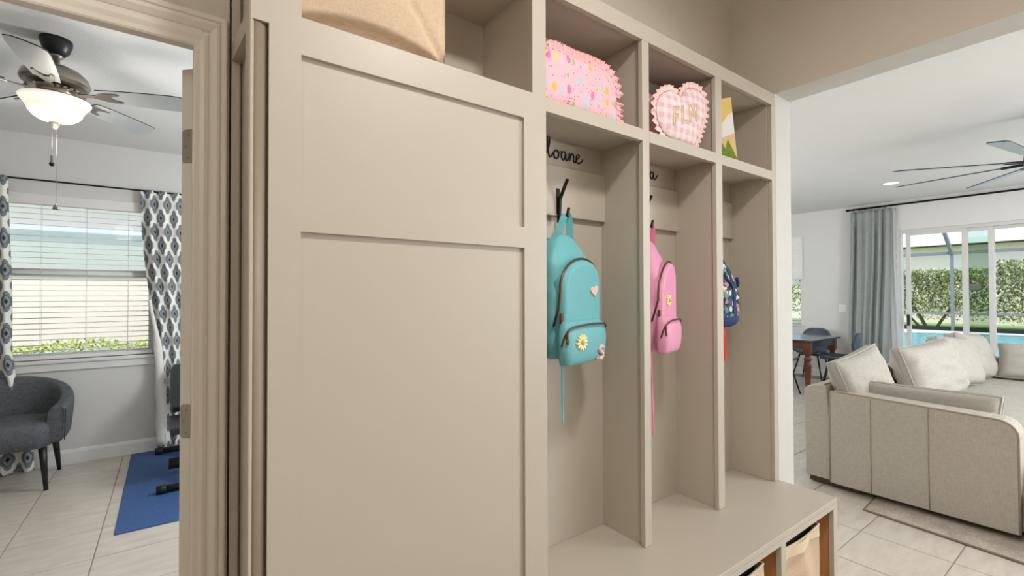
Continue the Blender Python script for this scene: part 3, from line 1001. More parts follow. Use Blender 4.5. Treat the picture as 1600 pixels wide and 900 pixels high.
def backpack(name_label, hx, xc, body, strapm, kind, dx=0.0):
    """a small backpack hanging by its loop from the lower prong of a coat hook"""
    t = thing('backpack', name_label, 'backpack', (xc, 1.28, 1.18))
    yaw = math.radians(18 if kind == 'teal' else 20)  # the bag hangs turned, its right side towards the back panel
    piv = Vector((xc, 1.28, 1.18))
    Minv = Matrix.Translation(piv) @ Matrix.Rotation(-yaw, 4, 'Z') @ Matrix.Translation(-(piv + Vector((0, -0.018, 0))))
    k_ = 1.15
    mb = MB()
    if kind == 'teal':
        secs = [(1.195, xc, 1.292, 0.20, 0.10), (1.20, xc, 1.29, 0.235, 0.118), (1.24, xc, 1.285, 0.255, 0.13), (1.32, xc, 1.282, 0.258, 0.135), (1.42, xc, 1.284, 0.255, 0.130),
                (1.50, xc + 0.002, 1.288, 0.245, 0.120), (1.56, xc + 0.006, 1.296, 0.222, 0.098), (1.605, xc + 0.012, 1.304, 0.165, 0.066), (1.635, xc + 0.018, 1.310, 0.09, 0.042), (1.645, xc + 0.02, 1.312, 0.04, 0.02)]
    else:
        secs = [(1.18, xc, 1.295, 0.15, 0.10), (1.19, xc, 1.29, 0.18, 0.118), (1.24, xc, 1.285, 0.20, 0.13), (1.33, xc, 1.282, 0.204, 0.132), (1.42, xc, 1.284, 0.20, 0.128),
                (1.50, xc + 0.003, 1.288, 0.19, 0.116), (1.56, xc + 0.006, 1.296, 0.165, 0.094), (1.61, xc + 0.012, 1.304, 0.115, 0.062), (1.645, xc + 0.018, 1.311, 0.065, 0.04), (1.658, xc + 0.02, 1.314, 0.03, 0.018)]
    secs = [(q[0], q[1], q[2], q[3] * k_, q[4]) for q in secs]
    loft(mb, secs, 36, 3.4, 0.026 if kind == 'teal' else 0.034, 3 if kind == 'teal' else 8)
    put('body', mb, body, t)
    fy = 1.221                                      # front plane of the body
    # raised front panel under the main zipper
    W = secs[3][3]
    fp = MB()
    hw = W / 2 - 0.008
    top = 1.545
    prof = []
    for k in range(25):
        a = PI * k / 24
        cx_ = hw * math.cos(a)
        prof.append((xc + cx_, 1.44 + (top - 1.44) * math.sin(a) ** 0.8 + (0.10 if kind == 'teal' else 0.42) * cx_))
    rings = []
    for yy, g in ((fy + 0.045, 1.0), (fy + 0.004, 1.0), (fy - 0.008, 0.97), (fy - 0.013, 0.88)):
        ring = [(xc + (p[0] - xc) * g, yy, 1.36 + (p[1] - 1.36) * g) for p in prof] + [(xc - hw * g, yy, 1.26), (xc - hw * g * 0.9, yy, 1.21), (xc + hw * g * 0.9, yy, 1.21), (xc + hw * g, yy, 1.26)]
        rings.append(ring)
    fp.rings(rings, True, True, True)
    put('front_panel', fp, body, t)
    zp = MB()
    zp.tube([(p[0] * 1.0 + (p[0] - xc) * 0.03, fy + 0.004, p[1] + 0.004) for p in prof] + [(xc - hw - 0.004, fy + 0.012, 1.37), (xc - hw - 0.006, fy + 0.03, 1.31)], 0.0042, 8)
    put('zipper', zp, 'zip', t)
    pl = MB()
    pl.box(xc - hw - 0.012, xc - hw + 0.002, fy - 0.004, fy + 0.004, 1.315, 1.355)
    pl.lathe([(0.0075, 0), (0.0085, 0.002), (0.0075, 0.004)], 12, (xc - hw - 0.005, fy - 0.001, 1.305))
    put('zipper_pull', pl, 'zip', t, bevel=0.002)
    # front pocket
    pk = MB()
    pw = W * (1.03 if kind == 'teal' else 0.96)
    dxp = -0.018 if kind == 'teal' else -0.035
    loft(pk, [(1.178, xc + dxp, 1.215, pw * 0.80, 0.03), (1.184, xc + dxp, 1.208, pw * 0.92, 0.055), (1.22, xc + dxp, 1.204, pw, 0.066), (1.27, xc + dxp, 1.204, pw, 0.068), (1.305, xc + dxp, 1.207, pw * 0.97, 0.058), (1.325, xc + dxp, 1.212, pw * 0.86, 0.036), (1.33, xc + dxp, 1.216, pw * 0.7, 0.02)], 32, 3.4, 0.01, 4)
    pko = put('front_pocket', pk, body, t)
    z2 = MB()
    px0, px1 = xc + dxp - pw / 2, xc + dxp + pw / 2
    z2.tube(catmull([(px0 - 0.002, 1.205, 1.245), (px0 + 0.002, 1.192, 1.285), (px0 + 0.025, 1.178, 1.308), (xc + dxp, 1.173, 1.315), (px1 - 0.03, 1.176, 1.309), (px1 - 0.002, 1.195, 1.285)], 5), 0.0036, 8)
    put('pocket_zipper', z2, 'zip', pko)
    q = MB()
    q.lathe([(0.008, 0), (0.009, 0.003), (0.008, 0.006)], 12)
    q.xf(Matrix.Translation((px0 + 0.004, 1.188, 1.262)) @ Matrix.Rotation(PI / 2, 4, 'X'))
    q.box(px0 - 0.001, px0 + 0.009, 1.184, 1.190, 1.262, 1.29)
    put('pocket_pull', q, 'zip', pko, bevel=0.001, seg=1)
    # hanging loop over the hook prong
    hy = YBK - 0.022 - 0.048
    lp = MB()
    lp.strap(catmull([(hx - 0.046, 1.318, 1.625), (hx - 0.030, 1.312, 1.67), (hx - 0.012, hy, 1.715), (hx, hy, 1.7265), (hx + 0.012, hy, 1.715), (hx + 0.022, 1.314, 1.67), (hx + 0.026, 1.318, 1.635)], 4), 0.026, 0.002, (0.8, -0.6, 0))
    lp.xf(Minv)
    put('hanging_loop', lp, strapm, t)
    # shoulder straps down the back
    ss = MB()
    for s in (-1, 1):
        ss.strap(catmull([(xc + s * 0.03, 1.334, 1.62), (xc + s * 0.06, 1.343, 1.52), (xc + s * 0.07, 1.346, 1.38), (xc + s * 0.07, 1.344, 1.25), (xc + s * 0.09, 1.335, 1.21)], 4), 0.045, 0.008, (1, 0, 0))
    put('shoulder_strap', ss, strapm, t)
    ds = MB()
    if kind == 'teal':
        ds.strap(catmull([(1.156, 1.268, 1.225), (1.158, 1.264, 1.16), (1.157, 1.262, 1.06), (1.158, 1.262, 0.965), (1.158, 1.263, 0.945)], 4), [0.009] * 16 + [0.014], 0.003, (1, 0.2, 0))
    else:
        ds.strap(catmull([(1.655, 1.258, 1.22), (1.660, 1.252, 1.1), (1.664, 1.248, 0.95), (1.668, 1.248, 0.815)], 4), 0.016, 0.003, (1, 0.3, 0))
    ds.xf(Minv)
    put('dangling_strap', ds, strapm, t)
    fpY = fy - 0.0145
    pe, mi = daisy(*(((xc - 0.095, 1.1705, 1.257, 0.029)) if kind == 'teal' else (xc - 0.03, fpY, 1.394, 0.026)))
    put('daisy_patch', pe, 'daisy', t)
    put('daisy_centre', mi, 'daisy_mid', t)
    if kind == 'teal':
        put('heart_patch', MB().prism(heart_poly(xc + 0.075, 1.433, 0.022, 30, 0.15, 1.35), fpY - 0.004, fpY + 0.004, 'y'), 'patch_pink', t, bevel=0.0015, seg=1)
        sp = MB()
        sp.tube(catmull([(xc + 0.0688, 1.169, 1.224), (xc + 0.0558, 1.167, 1.231), (xc + 0.0402, 1.167, 1.229), (xc + 0.0350, 1.167, 1.219), (xc + 0.0480, 1.167, 1.211), (xc + 0.0610, 1.167, 1.204), (xc + 0.0584, 1.167, 1.193), (xc + 0.0428, 1.167, 1.188), (xc + 0.0285, 1.169, 1.193)], 4),
                [0.0055 + 0.0012 * (k % 3) for k in range(33)], 8)
        put('letter_patch', sp, 'patch_pink', t)
    t.rotation_euler = (0, 0, yaw)
    t.location = piv + Vector((0, -0.018, 0))
    return t
backpack('teal nylon backpack with a pink heart, a daisy and a pink letter S', HX[0], 1.18, 'teal', 'teal_dark', 'teal')
backpack('pink nylon backpack with a cream daisy in the middle bay', HX[1], 1.69, 'pink', 'pink_dark', 'pink')

def navy_bag():
    xc = 2.272
    t = thing('backpack', 'navy patterned backpack with a red strip in the last bay', 'backpack', (xc, 1.29, 1.26))
    mb = MB()
    loft(mb, [(1.292, xc, 1.285, 0.17, 0.10), (1.30, xc, 1.283, 0.19, 0.12), (1.36, xc, 1.28, 0.205, 0.135), (1.44, xc, 1.284, 0.20, 0.128), (1.51, xc, 1.294, 0.165, 0.10),
              (1.58, xc - 0.005, 1.305, 0.11, 0.07), (1.635, xc - 0.008, 1.315, 0.06, 0.04), (1.65, xc - 0.01, 1.318, 0.03, 0.02)], 32, 3.0, 0.025, 11)
    put('body', mb, 'navyprint', t)
    b = MB()
    loft(b, [(1.252, xc - 0.01, 1.288, 0.12, 0.08), (1.262, xc - 0.005, 1.285, 0.165, 0.11), (1.28, xc, 1.283, 0.192, 0.125), (1.305, xc, 1.282, 0.196, 0.128)], 32, 3.0, 0.01, 2)
    put('base', b, 'navy', t)
    s = MB()
    s.tube(catmull([(xc + 0.07, 1.236, 1.50), (xc + 0.098, 1.245, 1.47), (xc + 0.112, 1.27, 1.44), (xc + 0.106, 1.28, 1.38), (xc + 0.112, 1.275, 1.33)], 4), 0.009, 8)
    s.strap(catmull([(xc - 0.02, 1.235, 1.55), (xc + 0.0, 1.213, 1.44), (xc + 0.002, 1.212, 1.32)], 4), 0.022, 0.004, (1, 0, 0))
    put('side_strap', s, 'navy', t)
    hy = YBK - 0.07
    put('hanging_loop', MB().strap(catmull([(HX[2] - 0.02, 1.318, 1.64), (HX[2] - 0.008, hy, 1.70), (HX[2], hy, 1.7265), (HX[2] + 0.008, hy, 1.70), (HX[2] + 0.018, 1.318, 1.64)], 4), 0.015, 0.003, (0.1, 1, 0)), 'black_rubber', t)
    r = MB()
    r.strap(catmull([(2.252, 1.262, 1.30), (2.257, 1.258, 1.21), (2.258, 1.256, 1.12), (2.262, 1.258, 1.082)], 4), 0.03, 0.005, (1, 0.2, 0))
    put('red_strip', r, 'red', t)
navy_bag()

# ------------------------------------------------------------------ things in the upper cubbies
def ruffle(path, normal_y, w, amp, freq, mat, name, parent, out):
    """gathered frill along a closed/open outline in the xz plane; out(i) = outward direction"""
    mb = MB()
    rows = [[], [], []]
    L = 0.0
    n = len(path)
    for i in range(n):
        p = Vector(path[i])
        if i:
            L += (p - Vector(path[i - 1])).length
        o = Vector(out(i))
        ph = L * freq
        rows[0].append(p + Vector((0, 0.002 * math.sin(ph), 0)))
        rows[1].append(p + o * w * 0.55 + Vector((0, amp * math.sin(ph), 0)))
        rows[2].append(p + o * w * (1.0 + 0.12 * math.sin(ph * 2 + 1)) + Vector((0, amp * 1.7 * math.sin(ph + 0.4), 0)))
    mb.rings(rows, False, False, True)
    return put(name, mb, mat, parent)

def resample(path, step):
    P = [Vector(p) for p in path]
    L = [0.0]
    for a, b in zip(P, P[1:]):
        L.append(L[-1] + (b - a).length)
    n = max(4, int(L[-1] / step))
    out, j = [], 0
    for i in range(n + 1):
        d = L[-1] * i / n
        while j < len(L) - 2 and L[j + 1] < d:
            j += 1
        f = (d - L[j]) / max(1e-9, L[j + 1] - L[j])
        out.append(tuple(P[j].lerp(P[j + 1], f)))
    return out

def outline_normals(path, closed):
    n = len(path)
    res = []
    for i in range(n):
        a = Vector(path[(i - 1) % n] if closed else path[max(0, i - 1)])
        b = Vector(path[(i + 1) % n] if closed else path[min(n - 1, i + 1)])
        t = (b - a).normalized()
        res.append(Vector((t.z, 0, -t.x)))
    return res

def pouch():
    x0, x1, z0, z1 = 0.996, 1.365, ZST + 0.001, 2.255
    yf, yb = 1.176, 1.285
    t = thing('ruffled_pouch', 'pink printed pouch with ruffled edge in the first locker cubby', 'pouch', ((x0 + x1) / 2, 1.23, z0))
    def outl(g):
        pts = []
        r = 0.085
        cx0, cx1, cz1 = x0 + r * 0.7, x1 - r, z1 - r
        for k in range(13):
            a = PI / 2 * k / 12
            pts.append((cx1 + r * math.cos(a), cz1 + r * math.sin(a)))
        for k in range(1, 8):
            pts.append((lerp(cx1, cx0, k / 8), z1 - 0.0 + 0.002 * math.sin(k)))
        for k in range(13):
            a = PI / 2 + PI / 2 * k / 12
            pts.append((cx0 + 0.7 * r * math.cos(a), cz1 + r * math.sin(a)))
        pts += [(x0, lerp(cz1, z0, k / 6)) for k in range(1, 6)]
        pts += [(x0 + 0.008, z0 + 0.004), (x0 + 0.02, z0)]
        pts += [(lerp(x0 + 0.02, x1 - 0.02, k / 10), z0) for k in range(1, 11)]
        pts += [(x1 - 0.008, z0 + 0.004)]
        pts += [(x1, lerp(z0 + 0.01, cz1, k / 6)) for k in range(0, 6)]
        c = ((x0 + x1) / 2, z0 + 0.09)
        return [(c[0] + (p[0] - c[0]) * g, max(z0, c[1] + (p[1] - c[1]) * g)) for p in pts]
    mb = MB()
    rings = []
    for y, g in ((yf - 0.012, 0.5), (yf - 0.009, 0.8), (yf, 0.97), (yf + 0.004, 1.0), (yb, 1.0), (yb + 0.01, 0.95)):
        rings.append([(p[0], y + 0.012 * 0, p[1]) for p in outl(g)])
    mb.rings(rings, True, True, True)
    put('body', mb, 'pouch', t)
    path = [(p[0], yf + 0.004, p[1]) for p in catmull([Vector((q[0], 0, q[1])) for q in outl(1.0)][:58], 4) for p in [(p.x, p.z)]]
    path = resample(path, 0.0016)
    nm = outline_normals(path, False)
    top = [i for i in range(len(path))]
    ruffle(path, 0, 0.032, 0.0042, 290, 'dots', 'front_ruffle', t, lambda i: nm[i] * (1 if nm[i].z > -0.5 and path[i][2] > z0 + 0.012 else 0.05))
    path2 = [(p[0], yb - 0.01, p[2]) for p in path]
    ruffle(path2, 0, 0.030, 0.0042, 280, 'dots', 'back_ruffle', t, lambda i: nm[i] * (1 if path[i][2] > z0 + 0.012 else 0.05))
    put('zipper', MB().tube([(p[0], (yf + yb) / 2, p[2] + 0.002) for p in path[:len(path) * 6 // 10]], 0.003, 6), 'heart_side', t)
pouch()

def heart_bag():
    yf, yb = 1.172, 1.285
    raw = [(1.601, 2.169), (1.616, 2.123), (1.655, 2.090), (1.721, 2.073), (1.800, 2.069), (1.860, 2.071), (1.899, 2.115), (1.926, 2.165), (1.960, 2.240), (1.963, 2.293),
           (1.935, 2.333), (1.865, 2.337), (1.806, 2.312), (1.766, 2.266), (1.740, 2.277), (1.694, 2.281), (1.634, 2.249), (1.606, 2.211)]
    base = [(p.x, p.y) for p in catmull([Vector((q[0], q[1], 0)) for q in raw], 6, True)]
    cx, cz = 1.782, 2.19
    t = thing('heart_pouch', 'heart-shaped pink gingham pouch with stitched letters in the middle cubby', 'pouch', (cx, 1.23, ZST))
    def hp(g):
        return [(cx + (p[0] - cx) * g, max(ZST + 0.002, cz + (p[1] - cz) * g)) for p in base]
    mb = MB()
    mb.rings([[(p[0], y, p[1]) for p in hp(g)] for y, g in ((yf - 0.020, 0.2), (yf - 0.018, 0.55), (yf - 0.011, 0.82), (yf, 0.965), (yf + 0.005, 0.99))], True, True, True)
    put('front', mb, 'gingham', t)
    ym = (yf + yb) / 2
    sd = MB()
    sd.rings([[(p[0], y, p[1]) for p in hp(g)] for y, g in ((yf + 0.004, 0.975), (yf + 0.02, 0.985), (ym - 0.004, 0.985), (ym, 0.97), (ym + 0.004, 0.985), (yb - 0.01, 0.985), (yb, 0.95), (yb + 0.006, 0.8))], True, True, True)
    put('side_band', sd, 'heart_side', t)
    put('zipper', MB().tube([(p[0], ym, p[1]) for p in hp(0.985)], 0.003, 6, closed=True), 'patch_pink', t)
    loop = [(p[0], yf + 0.004, p[1]) for p in base]
    path = resample(loop + [loop[0]], 0.002)
    nm = outline_normals(path[:-1], True)
    nm.append(nm[0])
    for i, v in enumerate(nm):
        d = Vector((path[i][0] - cx, 0, path[i][2] - cz))
        if v.dot(d) < 0 and path[i][2] < 2.26:
            nm[i] = -v
    sgn = 1 if nm[len(nm) // 2].dot(Vector((path[len(nm) // 2][0] - cx, 0, path[len(nm) // 2][2] - cz))) > 0 else -1
    low = lambda i: smoothstep((path[i][2] - ZST - 0.004) / 0.03)
    ruffle(path, 0, 0.024, 0.0040, 230, 'ruffle', 'front_ruffle', t, lambda i: nm[i] * low(i))
    p2 = [(p[0], yb - 0.004, p[2]) for p in path]
    ruffle(p2, 0, 0.022, 0.0040, 220, 'heart_side', 'back_ruffle', t, lambda i: nm[i] * low(i))
    # stitched outline letters, rising to the right
    F = [(0, 0), (0.18, 0), (0.18, 0.42), (0.44, 0.42), (0.44, 0.58), (0.18, 0.58), (0.18, 0.84), (0.54, 0.84), (0.54, 1), (0, 1)]
    L = [(0, 0), (0.54, 0), (0.54, 0.16), (0.18, 0.16), (0.18, 1), (0, 1)]
    Mm = [(0, 0), (0.16, 0), (0.16, 0.62), (0.36, 0.3), (0.44, 0.3), (0.64, 0.62), (0.64, 0), (0.80, 0), (0.80, 1), (0.64, 1), (0.40, 0.58), (0.16, 1), (0, 1)]
    ca, sa = math.cos(0.30), math.sin(0.30)
    for poly, dx in ((F, 0.0), (L, 0.78), (Mm, 1.52)):
        pts = []
        for q in resample([(p[0], 0, p[1]) for p in poly + [poly[0]]], 0.06):
            x, z = (q[0] + dx) * 0.078, q[2] * 0.074
            xx, zz = 1.690 + x * ca - z * sa * 0.2, 2.128 + x * sa + z
            r = math.hypot((xx - cx) / 0.18, (zz - cz) / 0.13)
            pts.append((xx, yf - 0.0205 + 0.009 * max(0, r - 0.3) ** 1.5, zz))
        put('stitched_letter', MB().tube(pts[:-1], 0.0030, 6, closed=True), 'cream_thread', t)
heart_bag()

def book():
    t = thing('picture_book', 'yellow and green picture book leaning in the last cubby', 'book', (2.14, 1.20, ZST + 0.001), rotz=0.0)
    # built upright in its own frame, then leaned to the left and turned
    w, h, d = 0.165, 0.305, 0.010
    Mx = Matrix.Translation(Vector((2.228, 1.166, ZST + 0.003))) @ Matrix.Rotation(math.radians(-11), 4, 'Y') @ Matrix.Rotation(math.radians(-38), 4, 'Z')
    def place(mb):
        mb.xf(Mx)
        return mb
    put('cover', place(bx(-w, 0.0, 0, d, 0, h)), 'book_yellow', t)
    put('pages', place(bx(-w + 0.004, 0.0015, 0.0025, d - 0.0025, 0.003, h - 0.003)), 'paper', t)
    f = -0.0006
    put('cover_print', place(MB().prism([(-w, 0.0), (0, 0.0), (0, 0.135), (-w, 0.105)], f, 0.0003, 'y')), 'book_tan', t)
    put('cover_cloud', place(MB().prism([(-w, 0.105), (-0.1, 0.115), (0, 0.135), (0, 0.235), (-0.02, 0.228), (-0.05, 0.195), (-0.08, 0.175), (-0.12, 0.155), (-w, 0.145)], f, 0.0003, 'y')), 'book_white', t)
    sp = [(-w, 0.0), (0, 0.0), (0, 0.01)]
    xs = [-0.014, -0.036, -0.052, -0.068, -0.082, -0.098, -0.112, -0.128, -0.145]
    for i, x in enumerate(xs):
        sp.append((x, (0.112 if i % 2 == 1 else 0.060) + 0.008 * ((i * 7) % 5 - 2) / 2))
    sp.append((-w, 0.05))
    put('cover_grass', place(MB().prism(sp, f - 0.0006, 0.0003, 'y')), 'book_green', t)
book()

# ================================================================== exercise room (seen through the doorway)
# window: frame, sashes, glass, sill
wn = struct(thing('window_1', '', '', ((WX0 + WX1) / 2, YWIN + 0.08, WZ0)))
del wn['label'], wn['category']
mb = MB()
yo0, yo1 = YWIN + 0.07, YWIN + 0.13
mb.box(WX0, WX0 + 0.04, yo0, yo1, WZ0, WZ1); mb.box(WX1 - 0.04, WX1, yo0, yo1, WZ0, WZ1)
mb.box(WX0 + 0.04, WX1 - 0.04, yo0, yo1, WZ0, WZ0 + 0.05); mb.box(WX0 + 0.04, WX1 - 0.04, yo0, yo1, WZ1 - 0.05, WZ1)
put('window_frame', mb, 'vinyl_frame', wn, bevel=0.003)
put('meeting_rail', bx(WX0 + 0.04, WX1 - 0.04, yo0 - 0.01, yo1 - 0.01, 1.585, 1.645), 'vinyl_frame', wn, bevel=0.003)
put('pane', bx(WX0 + 0.04, WX1 - 0.04, yo0 + 0.025, yo0 + 0.031, WZ0 + 0.05, 1.59), 'glass', wn)
put('pane', bx(WX0 + 0.04, WX1 - 0.04, yo0 + 0.04, yo0 + 0.046, 1.64, WZ1 - 0.05), 'glass', wn)
sb = MB()
sb.box(WX0 - 0.05, WX1 + 0.06, YWIN - 0.035, YWIN + 0.07, WZ0 - 0.030, WZ0)
sb.box(WX0 - 0.03, WX1 + 0.04, YWIN - 0.018, YWIN, WZ0 - 0.095, WZ0 - 0.030)
put('window_sill', sb, 'sill', wn, bevel=0.004)

# slatted blind
bl = thing('window_blind', 'white horizontal slat blind hanging in the exercise room window', 'blind', ((WX0 + WX1) / 2, YWIN + 0.03, WZ0))
put('head_rail', bx(WX0 + 0.004, WX1 - 0.004, YWIN - 0.012, YWIN + 0.055, WZ1 - 0.085, WZ1 - 0.001), 'blind', bl, bevel=0.004)
n_sl = 27
z_a, z_b = WZ0 + 0.075, WZ1 - 0.115
slm = None
for i in range(n_sl):
    z = lerp(z_a, z_b, i / (n_sl - 1))
    if slm is None:
        mb = MB()
        pr = [(-0.025, 0.0), (-0.0125, 0.0022), (0, 0.003), (0.0125, 0.0022), (0.025, 0.0), (0.0125, -0.0008), (0, 0.0002), (-0.0125, -0.0008)]
        mb.prism([(YWIN + 0.03 + a * 0.995, z + b + a * 0.10) for a, b in pr], WX0 + 0.008, WX1 - 0.008, 'x', True)
        slm = put('slat', mb, 'blind', bl)
        base_loc = slm.location.copy()
        z_first = z
    else:
        o = slm.copy()
        C.objects.link(o)
        o.parent = bl
        o.location = base_loc + Vector((0, 0, z - z_first))
put('bottom_rail', bx(WX0 + 0.008, WX1 - 0.008, YWIN + 0.005, YWIN + 0.055, WZ0 + 0.004, WZ0 + 0.036), 'blind', bl, bevel=0.003)
cd = MB()
for x in (-1.15, -0.87, -0.59, -0.31):
    for y in (YWIN + 0.004, YWIN + 0.056):
        cd.tube([(x, y, WZ0 + 0.03), (x, y, WZ1 - 0.08)], 0.0011, 5)
put('ladder_cord', cd, 'blind', bl)

# curtain rod and printed curtains
rod = thing('curtain_rod', 'thin black curtain rod above the exercise room window', 'rod', (-0.5, YWIN - 0.07, 2.36))
put('pole', MB().tube([(-1.75, YWIN - 0.07, 2.364), (0.5, YWIN - 0.07, 2.364)], 0.007, 10), 'black_metal', rod)
for x in (-1.5, 0.3):
    br = MB()
    br.tube([(x, YWIN - 0.001, 2.345), (x, YWIN - 0.07, 2.352)], 0.006, 8)
    br.box(x - 0.012, x + 0.012, YWIN - 0.006, YWIN, 2.32, 2.37)
    put('bracket', br, 'black_metal', rod)

def curtain(name, label, axis, e0, e1, y0, zt, zb, folds, amp, ratio, mat, group=None, heading=True, thick=True, sense=1, nz=40):
    """cloth hanging along an axis; e0(t), e1(t): edges along the axis, t=0 top .. 1 bottom; folds keep their cloth length in the UVs"""
    mb = MB()
    nu = folds * 14
    mats = [mat]
    nzr = nz
    for j in range(nzr + 1):
        t = j / nzr
        z = lerp(zt, zb, t)
        a, b = e0(t), e1(t)
        pu = 0.0
        pv = None
        for i in range(nu + 1):
            u = i / nu
            s = lerp(a, b, u)
            ph = u * folds * 2 * PI
            am = amp * (0.55 + 0.45 * smoothstep(t * 6)) * (0.8 + 0.35 * math.sin(1.7 * i / 14 + 0.6) + 0.12 * math.sin(3.0 * t + i / 9))
            d = y0 + sense * am * math.sin(ph + 0.35 * math.sin(2.2 * t + i * 0.11)) + 0.25 * am * math.sin(2 * ph + t * 2)
            p = (s, d, z) if axis == 'x' else (d, s, z)
            idx = len(mb.v)
            mb.v.append(p)
            mb.uv[idx] = (u * ratio, z)
    w_ = nu + 1
    for j in range(nzr):
        for i in range(nu):
            q = j * w_ + i
            mb.f.append((q, q + 1, q + w_ + 1, q + w_))
            mb.sm.append(True)
            mb.mi.append(0)
    o = put(name, mb, mats)
    sl = o.modifiers.new('thickness', 'SOLIDIFY')
    sl.thickness = 0.0015
    tag(o, label, 'curtain', group)
    return o
curtain('curtain', 'grey flower-print curtain at the left of the window, falling behind the charcoal armchair', 'x',
        lambda t: lerp(-1.62, -1.55, t), lambda t: -1.045 + 0.03 * smoothstep(t / 0.5) + 0.135 * smoothstep((t - 0.55) / 0.45), YWIN - 0.075, 2.372, 0.012, 5, 0.030, 1.15, 'ogee', 'flower-print curtains')
curtain('curtain', 'grey flower-print curtain at the right of the window, behind the weight bench', 'x',
        lambda t: -0.222 + 0.10 * smoothstep((t - 0.1) / 0.6) + 0.035 * t, lambda t: lerp(0.42, 0.44, t), YWIN - 0.075, 2.372, 0.012, 7, 0.030, 1.35, 'ogee', 'flower-print curtains')
# turned-back lining edge of the right curtain
mb = MB()
rows = []
for j in range(25):
    t = 0.42 + 0.56 * j / 24
    z = lerp(2.372, 0.012, t)
    xe = -0.222 + 0.10 * smoothstep((t - 0.1) / 0.6) + 0.035 * t
    wd = 0.012 + 0.055 * smoothstep((t - 0.42) / 0.3)
    rows.append([(xe - 0.010 - 0.004 * math.sin(j), YWIN - 0.112, z), (xe + wd * 0.5, YWIN - 0.118 - 0.006 * math.sin(j * 0.5), z), (xe + wd, YWIN - 0.112, z)])
mb.rings(rows, False, False, True)
rc = [o for o in bpy.data.objects if o.name.startswith('curtain.')][0]
lo = put('lining_edge', mb, 'lining', rc)
lo.modifiers.new('thickness', 'SOLIDIFY').thickness = 0.0012

